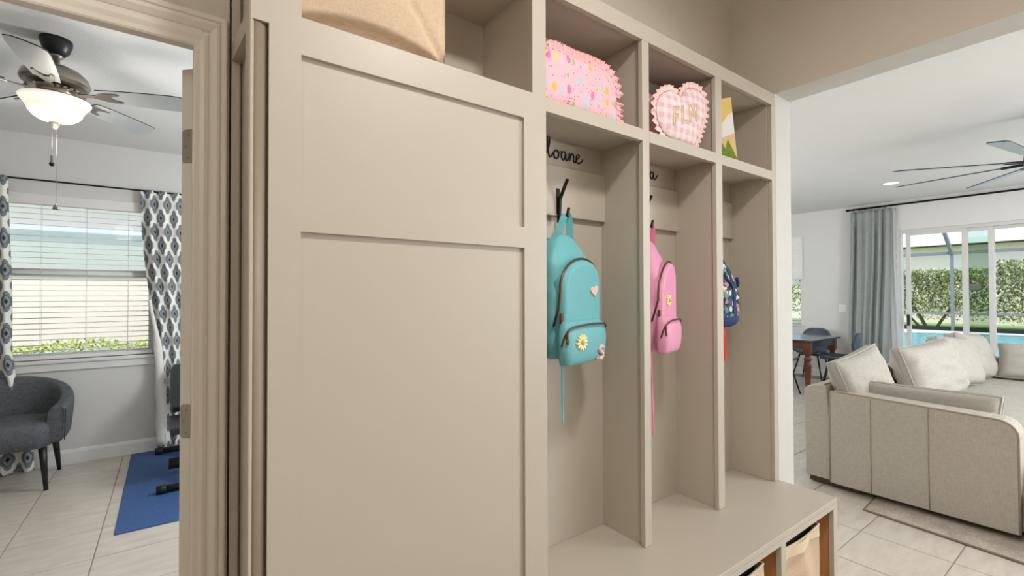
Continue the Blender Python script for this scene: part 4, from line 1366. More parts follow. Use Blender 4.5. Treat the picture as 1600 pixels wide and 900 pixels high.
# ceiling fan with light bowl
def exercise_fan():
    cx, cy = -0.487, 3.33
    t = thing('ceiling_fan', 'pewter ceiling fan with a frosted light bowl on the exercise room ceiling', 'ceiling fan', (cx, cy, 2.28))
    c = (cx, cy, 0)
    put('canopy', MB().lathe([(0.064, CL), (0.065, CL - 0.012), (0.062, CL - 0.03), (0.052, CL - 0.062), (0.036, CL - 0.080), (0.024, CL - 0.086)], 32, c), 'fan_black', t)
    put('downrod', MB().lathe([(0.028, CL - 0.078), (0.028, CL - 0.094), (0.0155, CL - 0.096), (0.0155, 2.60)], 20, c), 'pewter', t)
    put('motor_housing', MB().lathe([(0.03, 2.612), (0.06, 2.607), (0.10, 2.588), (0.128, 2.560), (0.137, 2.530), (0.132, 2.515), (0.122, 2.512), (0.122, 2.506)], 40, c), 'pewter', t)
    gv = MB()
    for k in range(28):
        a = 2 * PI * k / 28
        o = len(gv.v)
        gv.box(0.07, 0.120, -0.007, 0.007, -0.004, 0.002)
        gv.xf(Matrix.Translation((cx, cy, 2.499)) @ Matrix.Rotation(a, 4, 'Z') @ Matrix.Rotation(math.radians(10), 4, 'Y'), o)
    put('vent_rib', gv, 'pewter', t)
    put('switch_housing', MB().lathe([(0.075, 2.505), (0.07, 2.47), (0.062, 2.452), (0.08, 2.445), (0.08, 2.438), (0.05, 2.436)], 32, c), 'pewter', t)
    bw = []
    for k in range(13):
        a = k / 12
        r = 0.19 * (1 - a) ** 0.5 if False else None
    prof_b = [(0.137, 2.437), (0.141, 2.431), (0.137, 2.422), (0.122, 2.404), (0.112, 2.387), (0.105, 2.367), (0.090, 2.346), (0.067, 2.330), (0.038, 2.321), (0.01, 2.318)]
    put('light_bowl', MB().lathe(prof_b, 40, c), 'bowl', t)
    put('finial', MB().lathe([(0.026, 2.318), (0.026, 2.312), (0.016, 2.303), (0.014, 2.292), (0.006, 2.284), (0.002, 2.282)], 16, c), 'pewter', t)
    for dx, z1, kind in ((-0.012, 2.10, 'a'), (0.006, 1.885, 'b')):
        mbc = MB()
        for q in range(int((2.29 - z1) / 0.006)):
            z = 2.288 - q * 0.006
            if q % 2 == 0:
                mbc.box(cx + dx - 0.0012, cx + dx + 0.0012, cy - 0.0012, cy + 0.0012, z - 0.0025, z + 0.0025)
        mbc.tube([(cx + dx, cy, 2.29), (cx + dx, cy, z1)], 0.0006, 5)
        ch = put('pull_chain', mbc, 'pewter', t)
        f = MB()
        if kind == 'a':
            f.lathe([(0.002, z1 + 0.05), (0.004, z1 + 0.045), (0.005, z1 + 0.012), (0.011, z1 + 0.004), (0.009, z1 - 0.008), (0.003, z1 - 0.012)], 12, (cx + dx, cy, 0))
            put('chain_fob', f, 'black_metal', ch)
        else:
            f.lathe([(0.002, z1 + 0.012), (0.006, z1 + 0.006), (0.0145, z1 - 0.014), (0.0135, z1 - 0.018), (0.004, z1 - 0.02)], 14, (cx + dx, cy, 0))
            put('chain_fob', f, 'pewter', ch)
    first = None
    for k in range(5):
        a = math.radians(53 + 72 * k)
        R4 = Matrix.Translation((cx, cy, 2.478)) @ Matrix.Rotation(a, 4, 'Z') @ Matrix.Rotation(math.radians(-12), 4, 'X')
        b = MB()
        prof = []
        outl = [(0.185, -0.050), (0.27, -0.060), (0.40, -0.068), (0.53, -0.072), (0.575, -0.068), (0.596, -0.040), (0.600, 0.0), (0.592, 0.045), (0.572, 0.068), (0.53, 0.072), (0.40, 0.068), (0.27, 0.060), (0.185, 0.050)]
        b.prism(outl, -0.003, 0.003, 'z')
        b.mi = [0 if i == 0 else 1 for i in range(len(b.mi))]
        b.xf(R4)
        bo = put('blade', b, ['blade_under', 'blade_top'], t)
        ir = MB()
        ir.prism([(0.10, -0.012), (0.17, -0.014), (0.21, -0.034), (0.27, -0.042), (0.285, -0.03), (0.25, -0.02), (0.235, 0.0), (0.25, 0.02), (0.285, 0.03), (0.27, 0.042), (0.21, 0.034), (0.17, 0.014), (0.10, 0.012)], -0.010, -0.0035, 'z')
        ir.xf(R4)
        put('blade_iron', ir, 'pewter', bo, bevel=0.001, seg=1)
exercise_fan()
light('fan_bulb', 'POINT', (-0.487, 3.33, 2.22), 9, (1.0, 0.93, 0.82), 0.10)

# tub armchair
def armchair():
    cx, cy = -1.035, 5.02
    t = thing('tub_armchair', 'charcoal tweed tub armchair on black legs beneath the window', 'armchair', (cx, cy, 0))
    # U-shaped path seen from above: right arm front -> back -> left arm front
    path = [(0.36, -0.24), (0.375, -0.10), (0.375, 0.02), (0.345, 0.13), (0.27, 0.225), (0.15, 0.28), (0.0, 0.295), (-0.15, 0.28), (-0.27, 0.225), (-0.345, 0.13), (-0.375, 0.02), (-0.375, -0.10), (-0.36, -0.24)]
    P = catmull([Vector((a, b, 0)) for a, b in path], 5)
    n = len(P)
    mb = MB()
    rings = []
    for i, p in enumerate(P):
        tg = (P[min(i + 1, n - 1)] - P[max(i - 1, 0)]).normalized()
        nm = Vector((tg.y, -tg.x, 0))            # outwards
        s = abs(i / (n - 1) - 0.5) * 2           # 0 at the back, 1 at the arm fronts
        top = lerp(0.775, 0.60, smoothstep(s * 1.02) ** 1.1)
        th = lerp(0.085, 0.105, s)
        lean = lerp(0.03, 0.012, s)
        z0 = 0.335
        ring = []
        for k in range(20):
            a = 2 * PI * k / 20
            c_, s_ = math.cos(a), math.sin(a)
            kk = (abs(c_) ** 5 + abs(s_) ** 5) ** (-1 / 5)
            zz = lerp(z0, top, 0.5 + 0.5 * s_ * kk)
            q = p + nm * (c_ * kk * th / 2 + lean * 2 * ((zz - z0) / 0.4 - 0.6))
            ring.append((cx + q.x, cy + q.y, zz))
        rings.append(ring)
    mb.rings(rings, True, True, True)
    put('back_shell', mb, 'armchair', t, bevel=0.008, seg=2)
    st = MB()
    seatpoly = [(0.31, -0.27), (0.325, -0.05), (0.30, 0.10), (0.22, 0.19), (0.10, 0.235), (-0.10, 0.235), (-0.22, 0.19), (-0.30, 0.10), (-0.325, -0.05), (-0.31, -0.27), (-0.15, -0.315), (0.0, -0.325), (0.15, -0.315)]
    q = catmull([Vector((a, b, 0)) for a, b in seatpoly], 4, True)
    rr = []
    for z, g in ((0.315, 0.96), (0.32, 1.0), (0.44, 1.0), (0.47, 0.985), (0.487, 0.94), (0.494, 0.8), (0.497, 0.4)):
        rr.append([(cx + v.x * g, cy + v.y * g, z) for v in q])
    st.rings(rr, True, True, True)
    put('seat', st, 'armchair', t)
    for sx in (-1, 1):
        for yy, off in ((-0.235, -0.02), (0.20, 0.05)):
            x0, y0 = cx + sx * 0.285, cy + yy
            put('leg', MB().tube([(x0 + sx * 0.025, y0 + off, 0.0005), (x0 + sx * 0.012, y0 + off / 2, 0.17), (x0, y0, 0.33)], [0.013, 0.019, 0.025], 14), 'armchair_leg', t)
    sm = MB()
    for sx in (-1, 1):
        sm.tube([(cx + sx * 0.405, cy - 0.253, 0.35), (cx + sx * 0.41, cy - 0.255, 0.58)], 0.003, 6)
    put('seam', sm, 'black_rubber', t)
armchair()

# gym mat and weight bench
mt = MB()
mt.prism([(-0.262, 3.62), (0.95, 3.60), (0.95, 5.36), (-0.275, 5.36)], 0.0005, 0.007, 'z')
tag(put('gym_mat', mt, 'mat', bevel=0.002, seg=1), 'blue rubber exercise mat on the tiled floor under the weight bench', 'mat')
def weight_bench():
    t = thing('weight_bench', 'black vinyl adjustable weight bench standing on the blue mat', 'weight bench', (0.20, 4.7, 0.007))
    bp = MB()
    poly = [(0.0, -0.13), (0.10, -0.145), (0.6, -0.145), (0.70, -0.12), (0.715, 0.0), (0.70, 0.12), (0.6, 0.145), (0.10, 0.145), (0.0, 0.13)]
    bp.prism(poly, 0, 0.06, 'z')
    bp.xf(Matrix.Translation((0.145, 4.62, 0.475)) @ Matrix.Rotation(PI / 2, 4, 'Z') @ Matrix.Rotation(-math.radians(22), 4, 'Y'))
    put('back_pad', bp, 'vinyl', t, bevel=0.012, seg=3)
    sp = MB()
    sp.prism([(-0.14, -0.16), (0.14, -0.16), (0.155, 0.0), (0.15, 0.17), (-0.15, 0.17), (-0.155, 0.0)], 0, 0.055, 'z')
    sp.xf(Matrix.Translation((0.145, 4.43, 0.395)) @ Matrix.Rotation(math.radians(6), 4, 'X'))
    put('seat_pad', sp, 'vinyl', t, bevel=0.012, seg=3)
    fr = MB()
    fr.tube([(0.16, 4.16, 0.05), (0.16, 4.5, 0.36), (0.16, 4.56, 0.38)], 0.024, 8)
    fr.tube([(0.16, 4.4, 0.27), (0.16, 5.2, 0.05)], 0.024, 8)
    fr.tube([(0.16, 4.55, 0.36), (0.16, 4.95, 0.55)], 0.018, 8)
    fr.tube([(0.16, 4.95, 0.55), (0.16, 4.95, 0.13)], 0.018, 8)
    put('frame', fr, 'black_paint', t)
    for y, x0, x1 in ((4.165, -0.055, 0.38), (5.2, -0.085, 0.41)):
        f = MB().tube([(x0, y, 0.036), (x1, y, 0.036)], 0.025, 12)
        fo = put('foot_bar', f, 'black_paint', t)
        cp_ = MB()
        cp_.tube([(x0 - 0.02, y, 0.036), (x0 + 0.04, y, 0.036)], 0.0288, 14)
        cp_.tube([(x1 - 0.04, y, 0.036), (x1 + 0.02, y, 0.036)], 0.0288, 14)
        put('end_cap', cp_, 'black_rubber', fo)
    put('leg_roller', MB().tube([(-0.005, 4.52, 0.105), (0.33, 4.52, 0.105)], 0.042, 16), 'black_rubber', t)
weight_bench()

# ================================================================== living room
# sliding glass doors
sd = struct(thing('window_2', '', '', (XFAR, 0.3, 0)))
del sd['label'], sd['category']
mb = MB()
xa, xb = XFAR + 0.03, XFAR + 0.13
mb.box(xa, xb, DY1 - 0.035, DY1, 0, DZ1); mb.box(xa, xb, DY0, DY0 + 0.035, 0, DZ1)
mb.box(xa, xb, DY0 + 0.035, DY1 - 0.035, DZ1 - 0.045, DZ1); mb.box(xa, xb, DY0 + 0.035, DY1 - 0.035, 0, 0.03)
put('outer_frame', mb, 'alu_white', sd, bevel=0.002, seg=1)
def slider(y0, y1, x, ylo_w, yhi_w, glass):
    m = MB()
    m.box(x, x + 0.03, y0, y0 + ylo_w, 0.03, DZ1 - 0.045); m.box(x, x + 0.03, y1 - yhi_w, y1, 0.03, DZ1 - 0.045)
    m.box(x, x + 0.03, y0 + ylo_w, y1 - yhi_w, 0.03, 0.12); m.box(x, x + 0.03, y0 + ylo_w, y1 - yhi_w, DZ1 - 0.09, DZ1 - 0.045)
    p = put('sash', m, 'alu_white', sd, bevel=0.002, seg=1)
    put('pane', bx(x + 0.012, x + 0.018, y0 + ylo_w, y1 - yhi_w, 0.12, DZ1 - 0.09), glass, p)
    return p
p1 = slider(1.462, 2.14, xa + 0.005, 0.055, 0.055, 'glass')
slider(1.205, 1.468, xa + 0.045, 0.052, 0.01, 'glass_green')
slider(0.20, 1.206, xa + 0.065, 0.055, 0.01, 'glass')
slider(-0.80, 0.21, xa + 0.045, 0.055, 0.055, 'glass')
slider(-1.66, -0.79, xa + 0.005, 0.055, 0.055, 'glass')
put('side_light', bx(xa + 0.05, xa + 0.056, 2.14, DY1 - 0.035, 0.03, DZ1 - 0.045), 'glass', sd)
hd = MB()
hd.box(XFAR - 0.004, xa + 0.006, 2.099, 2.128, 0.93, 1.10)
hd.box(XFAR - 0.03, XFAR - 0.004, 2.090, 2.104, 0.95, 1.08)
put('handle', hd, 'black_paint', p1, bevel=0.003)
# small square sticker on the tinted pane
put('pane_sticker', bx(xa + 0.054, xa + 0.0565, 1.34, 1.455, 1.47, 1.55), 'cage', sd)
# dining window with a raised linen shade
wv = struct(thing('window_3', '', '', (XFAR, 4.05, VZ0)))
del wv['label'], wv['category']
mb = MB()
mb.box(XFAR + 0.08, XFAR + 0.14, VY0, VY0 + 0.045, VZ0, VZ1); mb.box(XFAR + 0.08, XFAR + 0.14, VY1 - 0.045, VY1, VZ0, VZ1)
mb.box(XFAR + 0.08, XFAR + 0.14, VY0 + 0.045, VY1 - 0.045, VZ0, VZ0 + 0.05); mb.box(XFAR + 0.08, XFAR + 0.14, VY0 + 0.045, VY1 - 0.045, VZ1 - 0.05, VZ1)
put('window_frame', mb, 'vinyl_frame', wv, bevel=0.003)
put('meeting_rail', bx(XFAR + 0.075, XFAR + 0.12, VY0 + 0.045, VY1 - 0.045, 1.585, 1.635), 'vinyl_frame', wv, bevel=0.003)
put('pane', bx(XFAR + 0.10, XFAR + 0.106, VY0 + 0.045, VY1 - 0.045, VZ0 + 0.05, 1.585), 'glass', wv)
put('pane', bx(XFAR + 0.11, XFAR + 0.116, VY0 + 0.045, VY1 - 0.045, 1.635, VZ1 - 0.05), 'glass', wv)
put('window_sill', bx(XFAR - 0.04, XFAR + 0.08, VY0 - 0.045, VY1 + 0.045, VZ0 - 0.03, VZ0), 'sill', wv, bevel=0.004)
sh = thing('roman_shade', 'white linen shade half lowered over the dining window', 'shade', (XFAR, 4.05, 1.66))
mb = MB()
rows = []
for k in range(36):
    z = lerp(VZ1 + 0.012, 1.665, k / 35)
    b = 0.006 * abs(math.sin((z - 1.66) * 14)) + (0.018 * math.sin(min(1, (1.87 - z) / 0.2) * PI) if z < 1.87 else 0)
    rows.append([(XFAR - 0.018 - b, VY0 - 0.035 + 1.035 * i / 6, z) for i in range(7)])
mb.rings(rows, False, False, True)
so = put('linen', mb, 'shade', sh)
so.modifiers.new('thickness', 'SOLIDIFY').thickness = 0.002
put('head_rail', bx(XFAR - 0.022, XFAR - 0.001, VY0 - 0.04, VY1 + 0.04, VZ1, VZ1 + 0.03), 'shade', sh)
sf = MB()
for z in (2.20, 2.02, 1.87):
    sf.tube([(XFAR - 0.025, VY0 - 0.035, z), (XFAR - 0.025, VY1 + 0.035, z)], 0.004, 6)
put('fold_rod', sf, 'shade', sh)

# light switch
sw = thing('light_switch', 'white light switch plate on the living room wall beside the sage curtain', 'switch', (XFAR, 2.96, 1.17))
put('plate', bx(XFAR - 0.007, XFAR - 0.0005, 2.905, 3.015, 1.11, 1.235), 'switch', sw, bevel=0.002)
for y in (2.934, 2.986):
    put('rocker', bx(XFAR - 0.011, XFAR - 0.006, y - 0.017, y + 0.017, 1.14, 1.205), 'switch', sw, bevel=0.002)

# curtain rod + sage curtain
rd = thing('curtain_rod', 'long black curtain rod near the ceiling over the sliding doors', 'rod', (XFAR - 0.09, 0.4, 2.76))
put('pole', MB().tube([(XFAR - 0.09, 2.83, 2.772), (XFAR - 0.09, -2.2, 2.772)], 0.014, 12), 'black_metal', rd)
put('finial', MB().tube([(XFAR - 0.09, 2.83, 2.772), (XFAR - 0.09, 2.865, 2.772)], [0.019, 0.019], 14), 'black_metal', rd)
for y in (2.79, 0.3, -2.1):
    put('bracket', MB().tube([(XFAR - 0.001, y, 2.772), (XFAR - 0.09, y, 2.772)], 0.009, 8), 'black_metal', rd)
for k in range(7):
    y = 2.77 - k * 0.083
    rgm = MB()
    rgm.tube([(XFAR - 0.09 + 0.020 * math.cos(a), y, 2.766 + 0.020 * math.sin(a)) for a in [2 * PI * q / 14 for q in range(14)]], 0.0028, 6, closed=True)
    put('ring', rgm, 'black_metal', rd)
curtain('curtain', 'sage grey linen curtain hanging at the left end of the sliding doors', 'y',
        lambda t: lerp(2.80, 2.86, smoothstep(t)), lambda t: 2.27 + 0.07 * smoothstep((t - 0.15) / 0.8), XFAR - 0.095, 2.735, 0.015, 6, 0.034, 1.2, 'curtain_sage', sense=-1)

sheer = NT('white_sheer')
_out = sheer.t.nodes['Material Output']
_tr = sheer.n('ShaderNodeBsdfTransparent'); _tl = sheer.n('ShaderNodeBsdfTranslucent'); _df = sheer.n('ShaderNodeBsdfDiffuse')
_tl.inputs[0].default_value = (0.85, 0.86, 0.86, 1); _df.inputs[0].default_value = (0.85, 0.86, 0.86, 1)
_m1 = sheer.n('ShaderNodeMixShader'); _m2 = sheer.n('ShaderNodeMixShader')
sheer.l(_tl.outputs[0], _m1.inputs[1]); sheer.l(_df.outputs[0], _m1.inputs[2])
_m2.inputs[0].default_value = 0.62
sheer.l(_tr.outputs[0], _m2.inputs[1]); sheer.l(_m1.outputs[0], _m2.inputs[2]); sheer.l(_m2.outputs[0], _out.inputs[0])
M['sheer'] = sheer.m
curtain('sheer_curtain', 'narrow white sheer panel hanging beside the sage curtain against the glass doors', 'y',
        lambda t: 2.46, lambda t: 2.225 - 0.065 * smoothstep((t - 0.15) / 0.8), XFAR - 0.045, 2.735, 0.015, 4, 0.016, 0.4, 'sheer', sense=-1)

# recessed light + black living room fan
dl = thing('recessed_light', 'small round recessed light in the living room ceiling', 'ceiling light', (7.46, 1.906, CH))
put('trim_ring', MB().lathe([(0.10, CH - 0.0005), (0.10, CH - 0.006), (0.082, CH - 0.009), (0.078, CH - 0.004)], 32, (7.46, 1.906, 0)), 'white_trim', dl)
put('lens', MB().lathe([(0.079, CH - 0.003), (0.079, CH - 0.006), (0.02, CH - 0.0065)], 32, (7.46, 1.906, 0)), 'downlight', dl)

def living_fan():
    cx, cy, z = 5.52, 0.43, 2.455
    t = thing('ceiling_fan', 'large black eight-blade ceiling fan over the sectional sofa', 'ceiling fan', (cx, cy, 2.35))
    c = (cx, cy, 0)
    put('canopy', MB().lathe([(0.075, CH), (0.075, CH - 0.03), (0.05, CH - 0.05), (0.02, CH - 0.055)], 28, c), 'fan_black', t)
    put('downrod', MB().lathe([(0.014, CH - 0.05), (0.014, 2.56)], 16, c), 'fan_black', t)
    put('motor_housing', MB().lathe([(0.03, 2.57), (0.10, 2.55), (0.125, 2.52), (0.13, 2.46), (0.12, 2.425), (0.07, 2.41), (0.01, 2.408)], 32, c), 'fan_black', t)
    for k in range(8):
        a = math.radians(34 + 45.7 * k)
        R4 = Matrix.Translation((cx, cy, z)) @ Matrix.Rotation(a, 4, 'Z') @ Matrix.Rotation(math.radians(-9), 4, 'X')
        ar = MB()
        ar.box(0.11, 0.26, -0.02, 0.02, -0.012, 0.010)
        ar.xf(R4)
        b = MB()
        b.prism([(0.20, -0.038), (0.55, -0.052), (0.95, -0.062), (0.985, -0.05), (0.985, 0.05), (0.95, 0.062), (0.55, 0.052), (0.20, 0.038)], -0.0035, 0.0035, 'z')
        b.mi = [1 if i == 0 else 0 for i in range(len(b.mi))]
        b.xf(R4)
        bo = put('blade', b, ['fan_black', 'blade_under'], t)
        put('blade_arm', ar, 'fan_black', bo, bevel=0.003)
living_fan()

# ------------------------------------------------------------------ sectional sofa
def cushion(mb, w, d, h, Mx, p=2.6, wr=0.0, seed=0, nu=26, nv=22, edge=0.045):
    """stuffed cushion: w (x) by d (y, thickness) by h (z), with soft corners and wrinkles"""
    rnd = random.Random(seed)
    ph = [rnd.uniform(0, 6.28) for _ in range(8)]
    o = len(mb.v)
    for side in (-1, 1):
        b = len(mb.v)
        for j in range(nv + 1):
            for i in range(nu + 1):
                u, v = -1 + 2 * i / nu, -1 + 2 * j / nv
                e = max(0.0, (1 - abs(u) ** p)) ** 0.42 * max(0.0, (1 - abs(v) ** p)) ** 0.42
                # outline: pulled-in sides, pointed corners
                k = 1 - 0.045 * (1 - abs(u) ** 2) * abs(v) ** 4
                k2 = 1 - 0.045 * (1 - abs(v) ** 2) * abs(u) ** 4
                wv = wr * e * (math.sin(7 * u + 5 * v + ph[0]) * 0.35 + math.sin(11 * v - 4 * u + ph[1] + 2 * math.sin(3 * u)) * 0.5 + math.sin(17 * (u * 0.5 + v) + ph[2]) * 0.3 + 0.25 * math.sin(24 * u - 9 * v + ph[3]))
                mb.v.append((u * w / 2 * k2, side * ((d / 2 - edge) * e + edge + wv), v * h / 2 * k))
        for j in range(nv):
            for i in range(nu):
                q = b + j * (nu + 1) + i
                f = (q, q + 1, q + nu + 2, q + nu + 1)
                mb.f.append(f if side < 0 else tuple(reversed(f)))
                mb.sm.append(True)
                mb.mi.append(0)
    # close the rim
    N = (nu + 1) * (nv + 1)
    rim = [i for i in range(nu + 1)] + [j * (nu + 1) + nu for j in range(1, nv + 1)] + [nv * (nu + 1) + i for i in range(nu - 1, -1, -1)] + [j * (nu + 1) for j in range(nv - 1, 0, -1)]
    for a in range(len(rim)):
        b_ = (a + 1) % len(rim)
        mb.f.append((o + rim[b_], o + rim[a], o + N + rim[a], o + N + rim[b_]))
        mb.sm.append(True)
        mb.mi.append(0)
    rimv = [Vector(mb.v[o + r]) for r in rim]
    mb.xf(Mx, o)
    return [[Mx @ Vector((q.x, y, q.z)) for q in rimv] for y in (-edge, edge)]

def sofa():
    t = thing('sectional_sofa', 'greige linen sectional sofa with loose back cushions facing the sliding doors', 'sofa', (5.9, 0.7, 0))
    G = 'sofa'
    # near arm: rounded front top corner, panel seams, piping
    xa0, xa1 = 3.872, 4.06
    y0, y1 = 0.425, 1.365
    poly = [(y1, 0.045), (y1, 0.70), (y1 - 0.012, 0.712)]
    for k in range(7):
        a = PI / 2 + PI / 2 * k / 6
        poly.append((y0 + 0.09 + 0.09 * math.cos(a), 0.60 + 0.085 * math.sin(a)))
    poly.append((y0, 0.045))
    arm = put('arm', MB().prism(poly, xa0, xa1, 'x'), G, t, bevel=0.014, seg=3)
    pip = MB()
    for x in (xa0 + 0.004,):
        pip.tube([(x, q[0] + (0.004 if q[0] < 0.6 else -0.002), q[1] - 0.001) for q in [(y0, 0.05)] + list(reversed(poly[2:-1]))] + [(x, y1 - 0.002, 0.70), (x, y1 - 0.002, 0.05)], 0.0065, 8)
    put('piping', pip, 'piping', arm)
    seam = MB()
    for y in (1.118, 0.816):
        seam.tube([(xa0 - 0.0005, y, 0.05), (xa0 - 0.0012, y + 0.002, 0.3), (xa0 - 0.0005, y, 0.695)], 0.0035, 6)
    put('seam', seam, 'piping', arm)
    # back of the long run: end seen on the left
    bk = MB()
    pb = [(1.375, 0.05), (1.375, 0.50), (1.395, 0.735), (1.41, 0.745), (1.52, 0.722), (1.545, 0.70), (1.54, 0.05)]
    bk.prism(pb, 3.905, 8.05, 'x')
    bo = put('back', bk, G, t, bevel=0.016, seg=3)
    pp = MB()
    pp.tube([(3.909, q[0] - 0.004 if q[0] > 1.45 else q[0], q[1]) for q in [(1.378, 0.06)] + pb[1:4]] + [(8.04, 1.41, 0.745)], 0.006, 8)
    put('piping', pp, 'piping', bo)
    # base rails, seat cushions
    put('base', MB().box(3.95, 8.0, 0.36, 1.38, 0.045, 0.27), G, t, bevel=0.01)
    put('end_base', MB().box(3.88, 4.95, -0.62, 0.405, 0.045, 0.285), G, t, bevel=0.012)
    put('far_base', MB().box(7.0, 8.0, -1.6, 0.36, 0.045, 0.27), G, t, bevel=0.012)
    for x0, x1, yy0, yy1 in ((4.065, 5.05, 0.33, 1.37), (5.05, 6.04, 0.33, 1.37), (6.04, 7.02, 0.33, 1.37), (7.02, 7.80, 0.33, 1.37), (7.02, 7.80, -1.6, 0.33)):
        put('seat_cushion', MB().box(x0 + 0.003, x1 - 0.003, yy0 + 0.003, yy1, 0.272, 0.445), 'sofa_cushion', t, bevel=0.035, seg=3)
    put('seat_cushion', MB().box(3.965, 4.94, -0.60, 0.325, 0.288, 0.45), 'sofa_cushion', t, bevel=0.035, seg=3)
    # far arm
    pf = MB().box(7.83, 8.05, -1.6, 1.37, 0.045, 0.66)
    put('arm', pf, G, t, bevel=0.02, seg=3)
    for y0_, y1_ in ((1.20, 1.52), (-0.55, -0.3)):
        put('leg', bx(3.93, 4.02, y0_, y1_, 0.009, 0.048), 'sofa_leg', t)
    put('leg', bx(7.9, 8.0, 1.2, 1.5, 0.0005, 0.048), 'sofa_leg', t)
    put('leg', bx(7.9, 8.0, -1.55, -1.3, 0.0005, 0.048), 'sofa_leg', t)
    return t
sofa()

def sofa_cushion(label, w, d, h, loc, lean, yaw, roll, seed, wr=0.010, p=3.0, edge=0.04):
    t = MB()
    Mx = Matrix.Translation(loc) @ Matrix.Rotation(math.radians(yaw), 4, 'Z') @ Matrix.Rotation(math.radians(lean), 4, 'X') @ Matrix.Rotation(math.radians(roll), 4, 'Y')
    edges = cushion(t, w, d, h, Mx, p, wr, seed, edge=edge)
    o = put('sofa_cushion', t, 'sofa_cushion')
    tag(o, label, 'cushion', 'loose sofa cushions')
    for e in edges:
        put('piping', MB().tube(e[::2], 0.0055, 6, closed=True), 'sofa_cushion', o)
    return o
# leaning back cushions along the back (lean tips the top towards the back)
sofa_cushion('sofa cushion slumped over the near left corner, closest to the dining table', 0.64, 0.20, 0.50, (4.24, 1.26, 0.725), -16, -8, -9, 1, 0.010, edge=0.03)
sofa_cushion('heavily wrinkled wide back cushion, second along the sofa back', 1.08, 0.30, 0.52, (5.76, 1.20, 0.695), -17, -6, -2, 2, 0.020, edge=0.03)
sofa_cushion('back cushion, third along the sofa back from the near corner', 0.70, 0.30, 0.52, (6.76, 1.20, 0.69), -17, -7, 4, 3, 0.010)
sofa_cushion('back cushion, farthest along the sofa back', 0.62, 0.30, 0.52, (7.46, 1.19, 0.69), -17, -9, 5, 4, 0.010)
sofa_cushion('flat cushion standing inside the near sofa arm', 0.76, 0.17, 0.34, (4.155, 0.90, 0.605), 4, 90, 0, 5, 0.004, 7.0)
sofa_cushion('dark cushion leaning on the far sofa arm by the pool doors', 1.30, 0.26, 0.40, (7.68, 0.36, 0.64), 22, 90, 0, 6, 0.008, 4.0)

# rug
rg_ = MB()
rg_.prism([(3.575, -3.2), (3.60, 0.4), (3.66, 1.10), (4.1, 1.13), (7.4, 1.10), (7.4, -3.2)], 0.0005, 0.0085, 'z')
ru = put('area_rug', rg_, 'rug')
tag(ru, 'taupe pile rug on the tiles under the sofa', 'rug')
ed = MB()
ed.tube([(3.577, -3.2, 0.006), (3.602, 0.4, 0.006), (3.662, 1.10, 0.006), (4.1, 1.13, 0.006)], 0.0075, 6)
put('rug_binding', ed, 'rug_edge', ru)

# ------------------------------------------------------------------ dining table and chairs
def turned_leg(x, y):
    return MB().lathe([(0.022, 0.0005), (0.026, 0.02), (0.024, 0.05), (0.030, 0.12), (0.042, 0.30), (0.047, 0.40), (0.040, 0.44), (0.030, 0.455), (0.044, 0.475), (0.050, 0.49), (0.044, 0.505), (0.030, 0.525), (0.034, 0.545), (0.044, 0.56), (0.044, 0.575)], 20, (x, y, 0))
def dining_table():
    x0, x1, y0, y1 = 7.17, 8.22, 2.735, 4.35
    t = thing('dining_table', 'dark-topped dining table with turned red-brown legs by the far wall', 'table', ((x0 + x1) / 2, (y0 + y1) / 2, 0))
    put('table_top', bx(x0, x1, y0, y1, 0.738, 0.765), 'table_top', t, bevel=0.006)
    for y in (y0 + 0.045, y1 - 0.07):
        put('apron', bx(x0 + 0.12, x1 - 0.12, y, y + 0.025, 0.64, 0.738), 'table_top', t)
    for x in (x0 + 0.045, x1 - 0.07):
        put('side_apron', bx(x, x + 0.025, y0 + 0.12, y1 - 0.12, 0.64, 0.738), 'table_wood', t)
    for x in (x0 + 0.085, x1 - 0.085):
        for y in (y0 + 0.085, y1 - 0.085):
            lg = turned_leg(x, y)
            lg.box(x - 0.046, x + 0.046, y - 0.046, y + 0.046, 0.57, 0.738)
            put('leg', lg, 'table_wood', t)
dining_table()

def dining_chair(label, loc, rotz):
    """moulded shell chair on four splayed black legs; faces +y in its own frame"""
    t = thing('dining_chair', label, 'chair', (0, 0, 0), 'shell chairs round the dining table')
    mb = MB()
    rows = []
    prof = [(0.23, 0.445, 0.20), (0.20, 0.452, 0.225), (0.08, 0.445, 0.235), (-0.08, 0.440, 0.232), (-0.16, 0.455, 0.228), (-0.205, 0.50, 0.226), (-0.23, 0.57, 0.225), (-0.25, 0.66, 0.222), (-0.268, 0.75, 0.205), (-0.28, 0.81, 0.165), (-0.285, 0.84, 0.10)]
    P = catmull([Vector(q) for q in prof], 4)
    for q in P:
        y, z, w_ = q
        row = []
        for i in range(15):
            u = -1 + 2 * i / 14
            curl = 0.055 * abs(u) ** 3
            up = smoothstep((z - 0.46) / 0.2)
            row.append((u * w_, y + curl * 1.3 * up, z + curl * (1 - up) + 0.0))
        rows.append(row)
    mb.rings(rows, False, False, True)
    so = put('seat_shell', mb, 'chair_shell', t)
    sl = so.modifiers.new('thickness', 'SOLIDIFY')
    sl.thickness = 0.022
    sl.offset = -1
    for sx in (-1, 1):
        for sy in (-1, 1):
            put('leg', MB().tube([(sx * 0.225, sy * 0.215, 0.0005), (sx * 0.13, sy * 0.12, 0.425)], [0.0095, 0.0125], 10), 'black_paint', t)
    put('under_frame', MB().box(-0.14, 0.14, -0.13, 0.13, 0.412, 0.426), 'black_paint', t)
    t.location = loc
    t.rotation_euler = (0, 0, rotz)
    return t
ch = dining_chair('slate blue shell chair at the near end of the table, nearest the sage curtain', (7.92, 2.66, 0), 0.35)
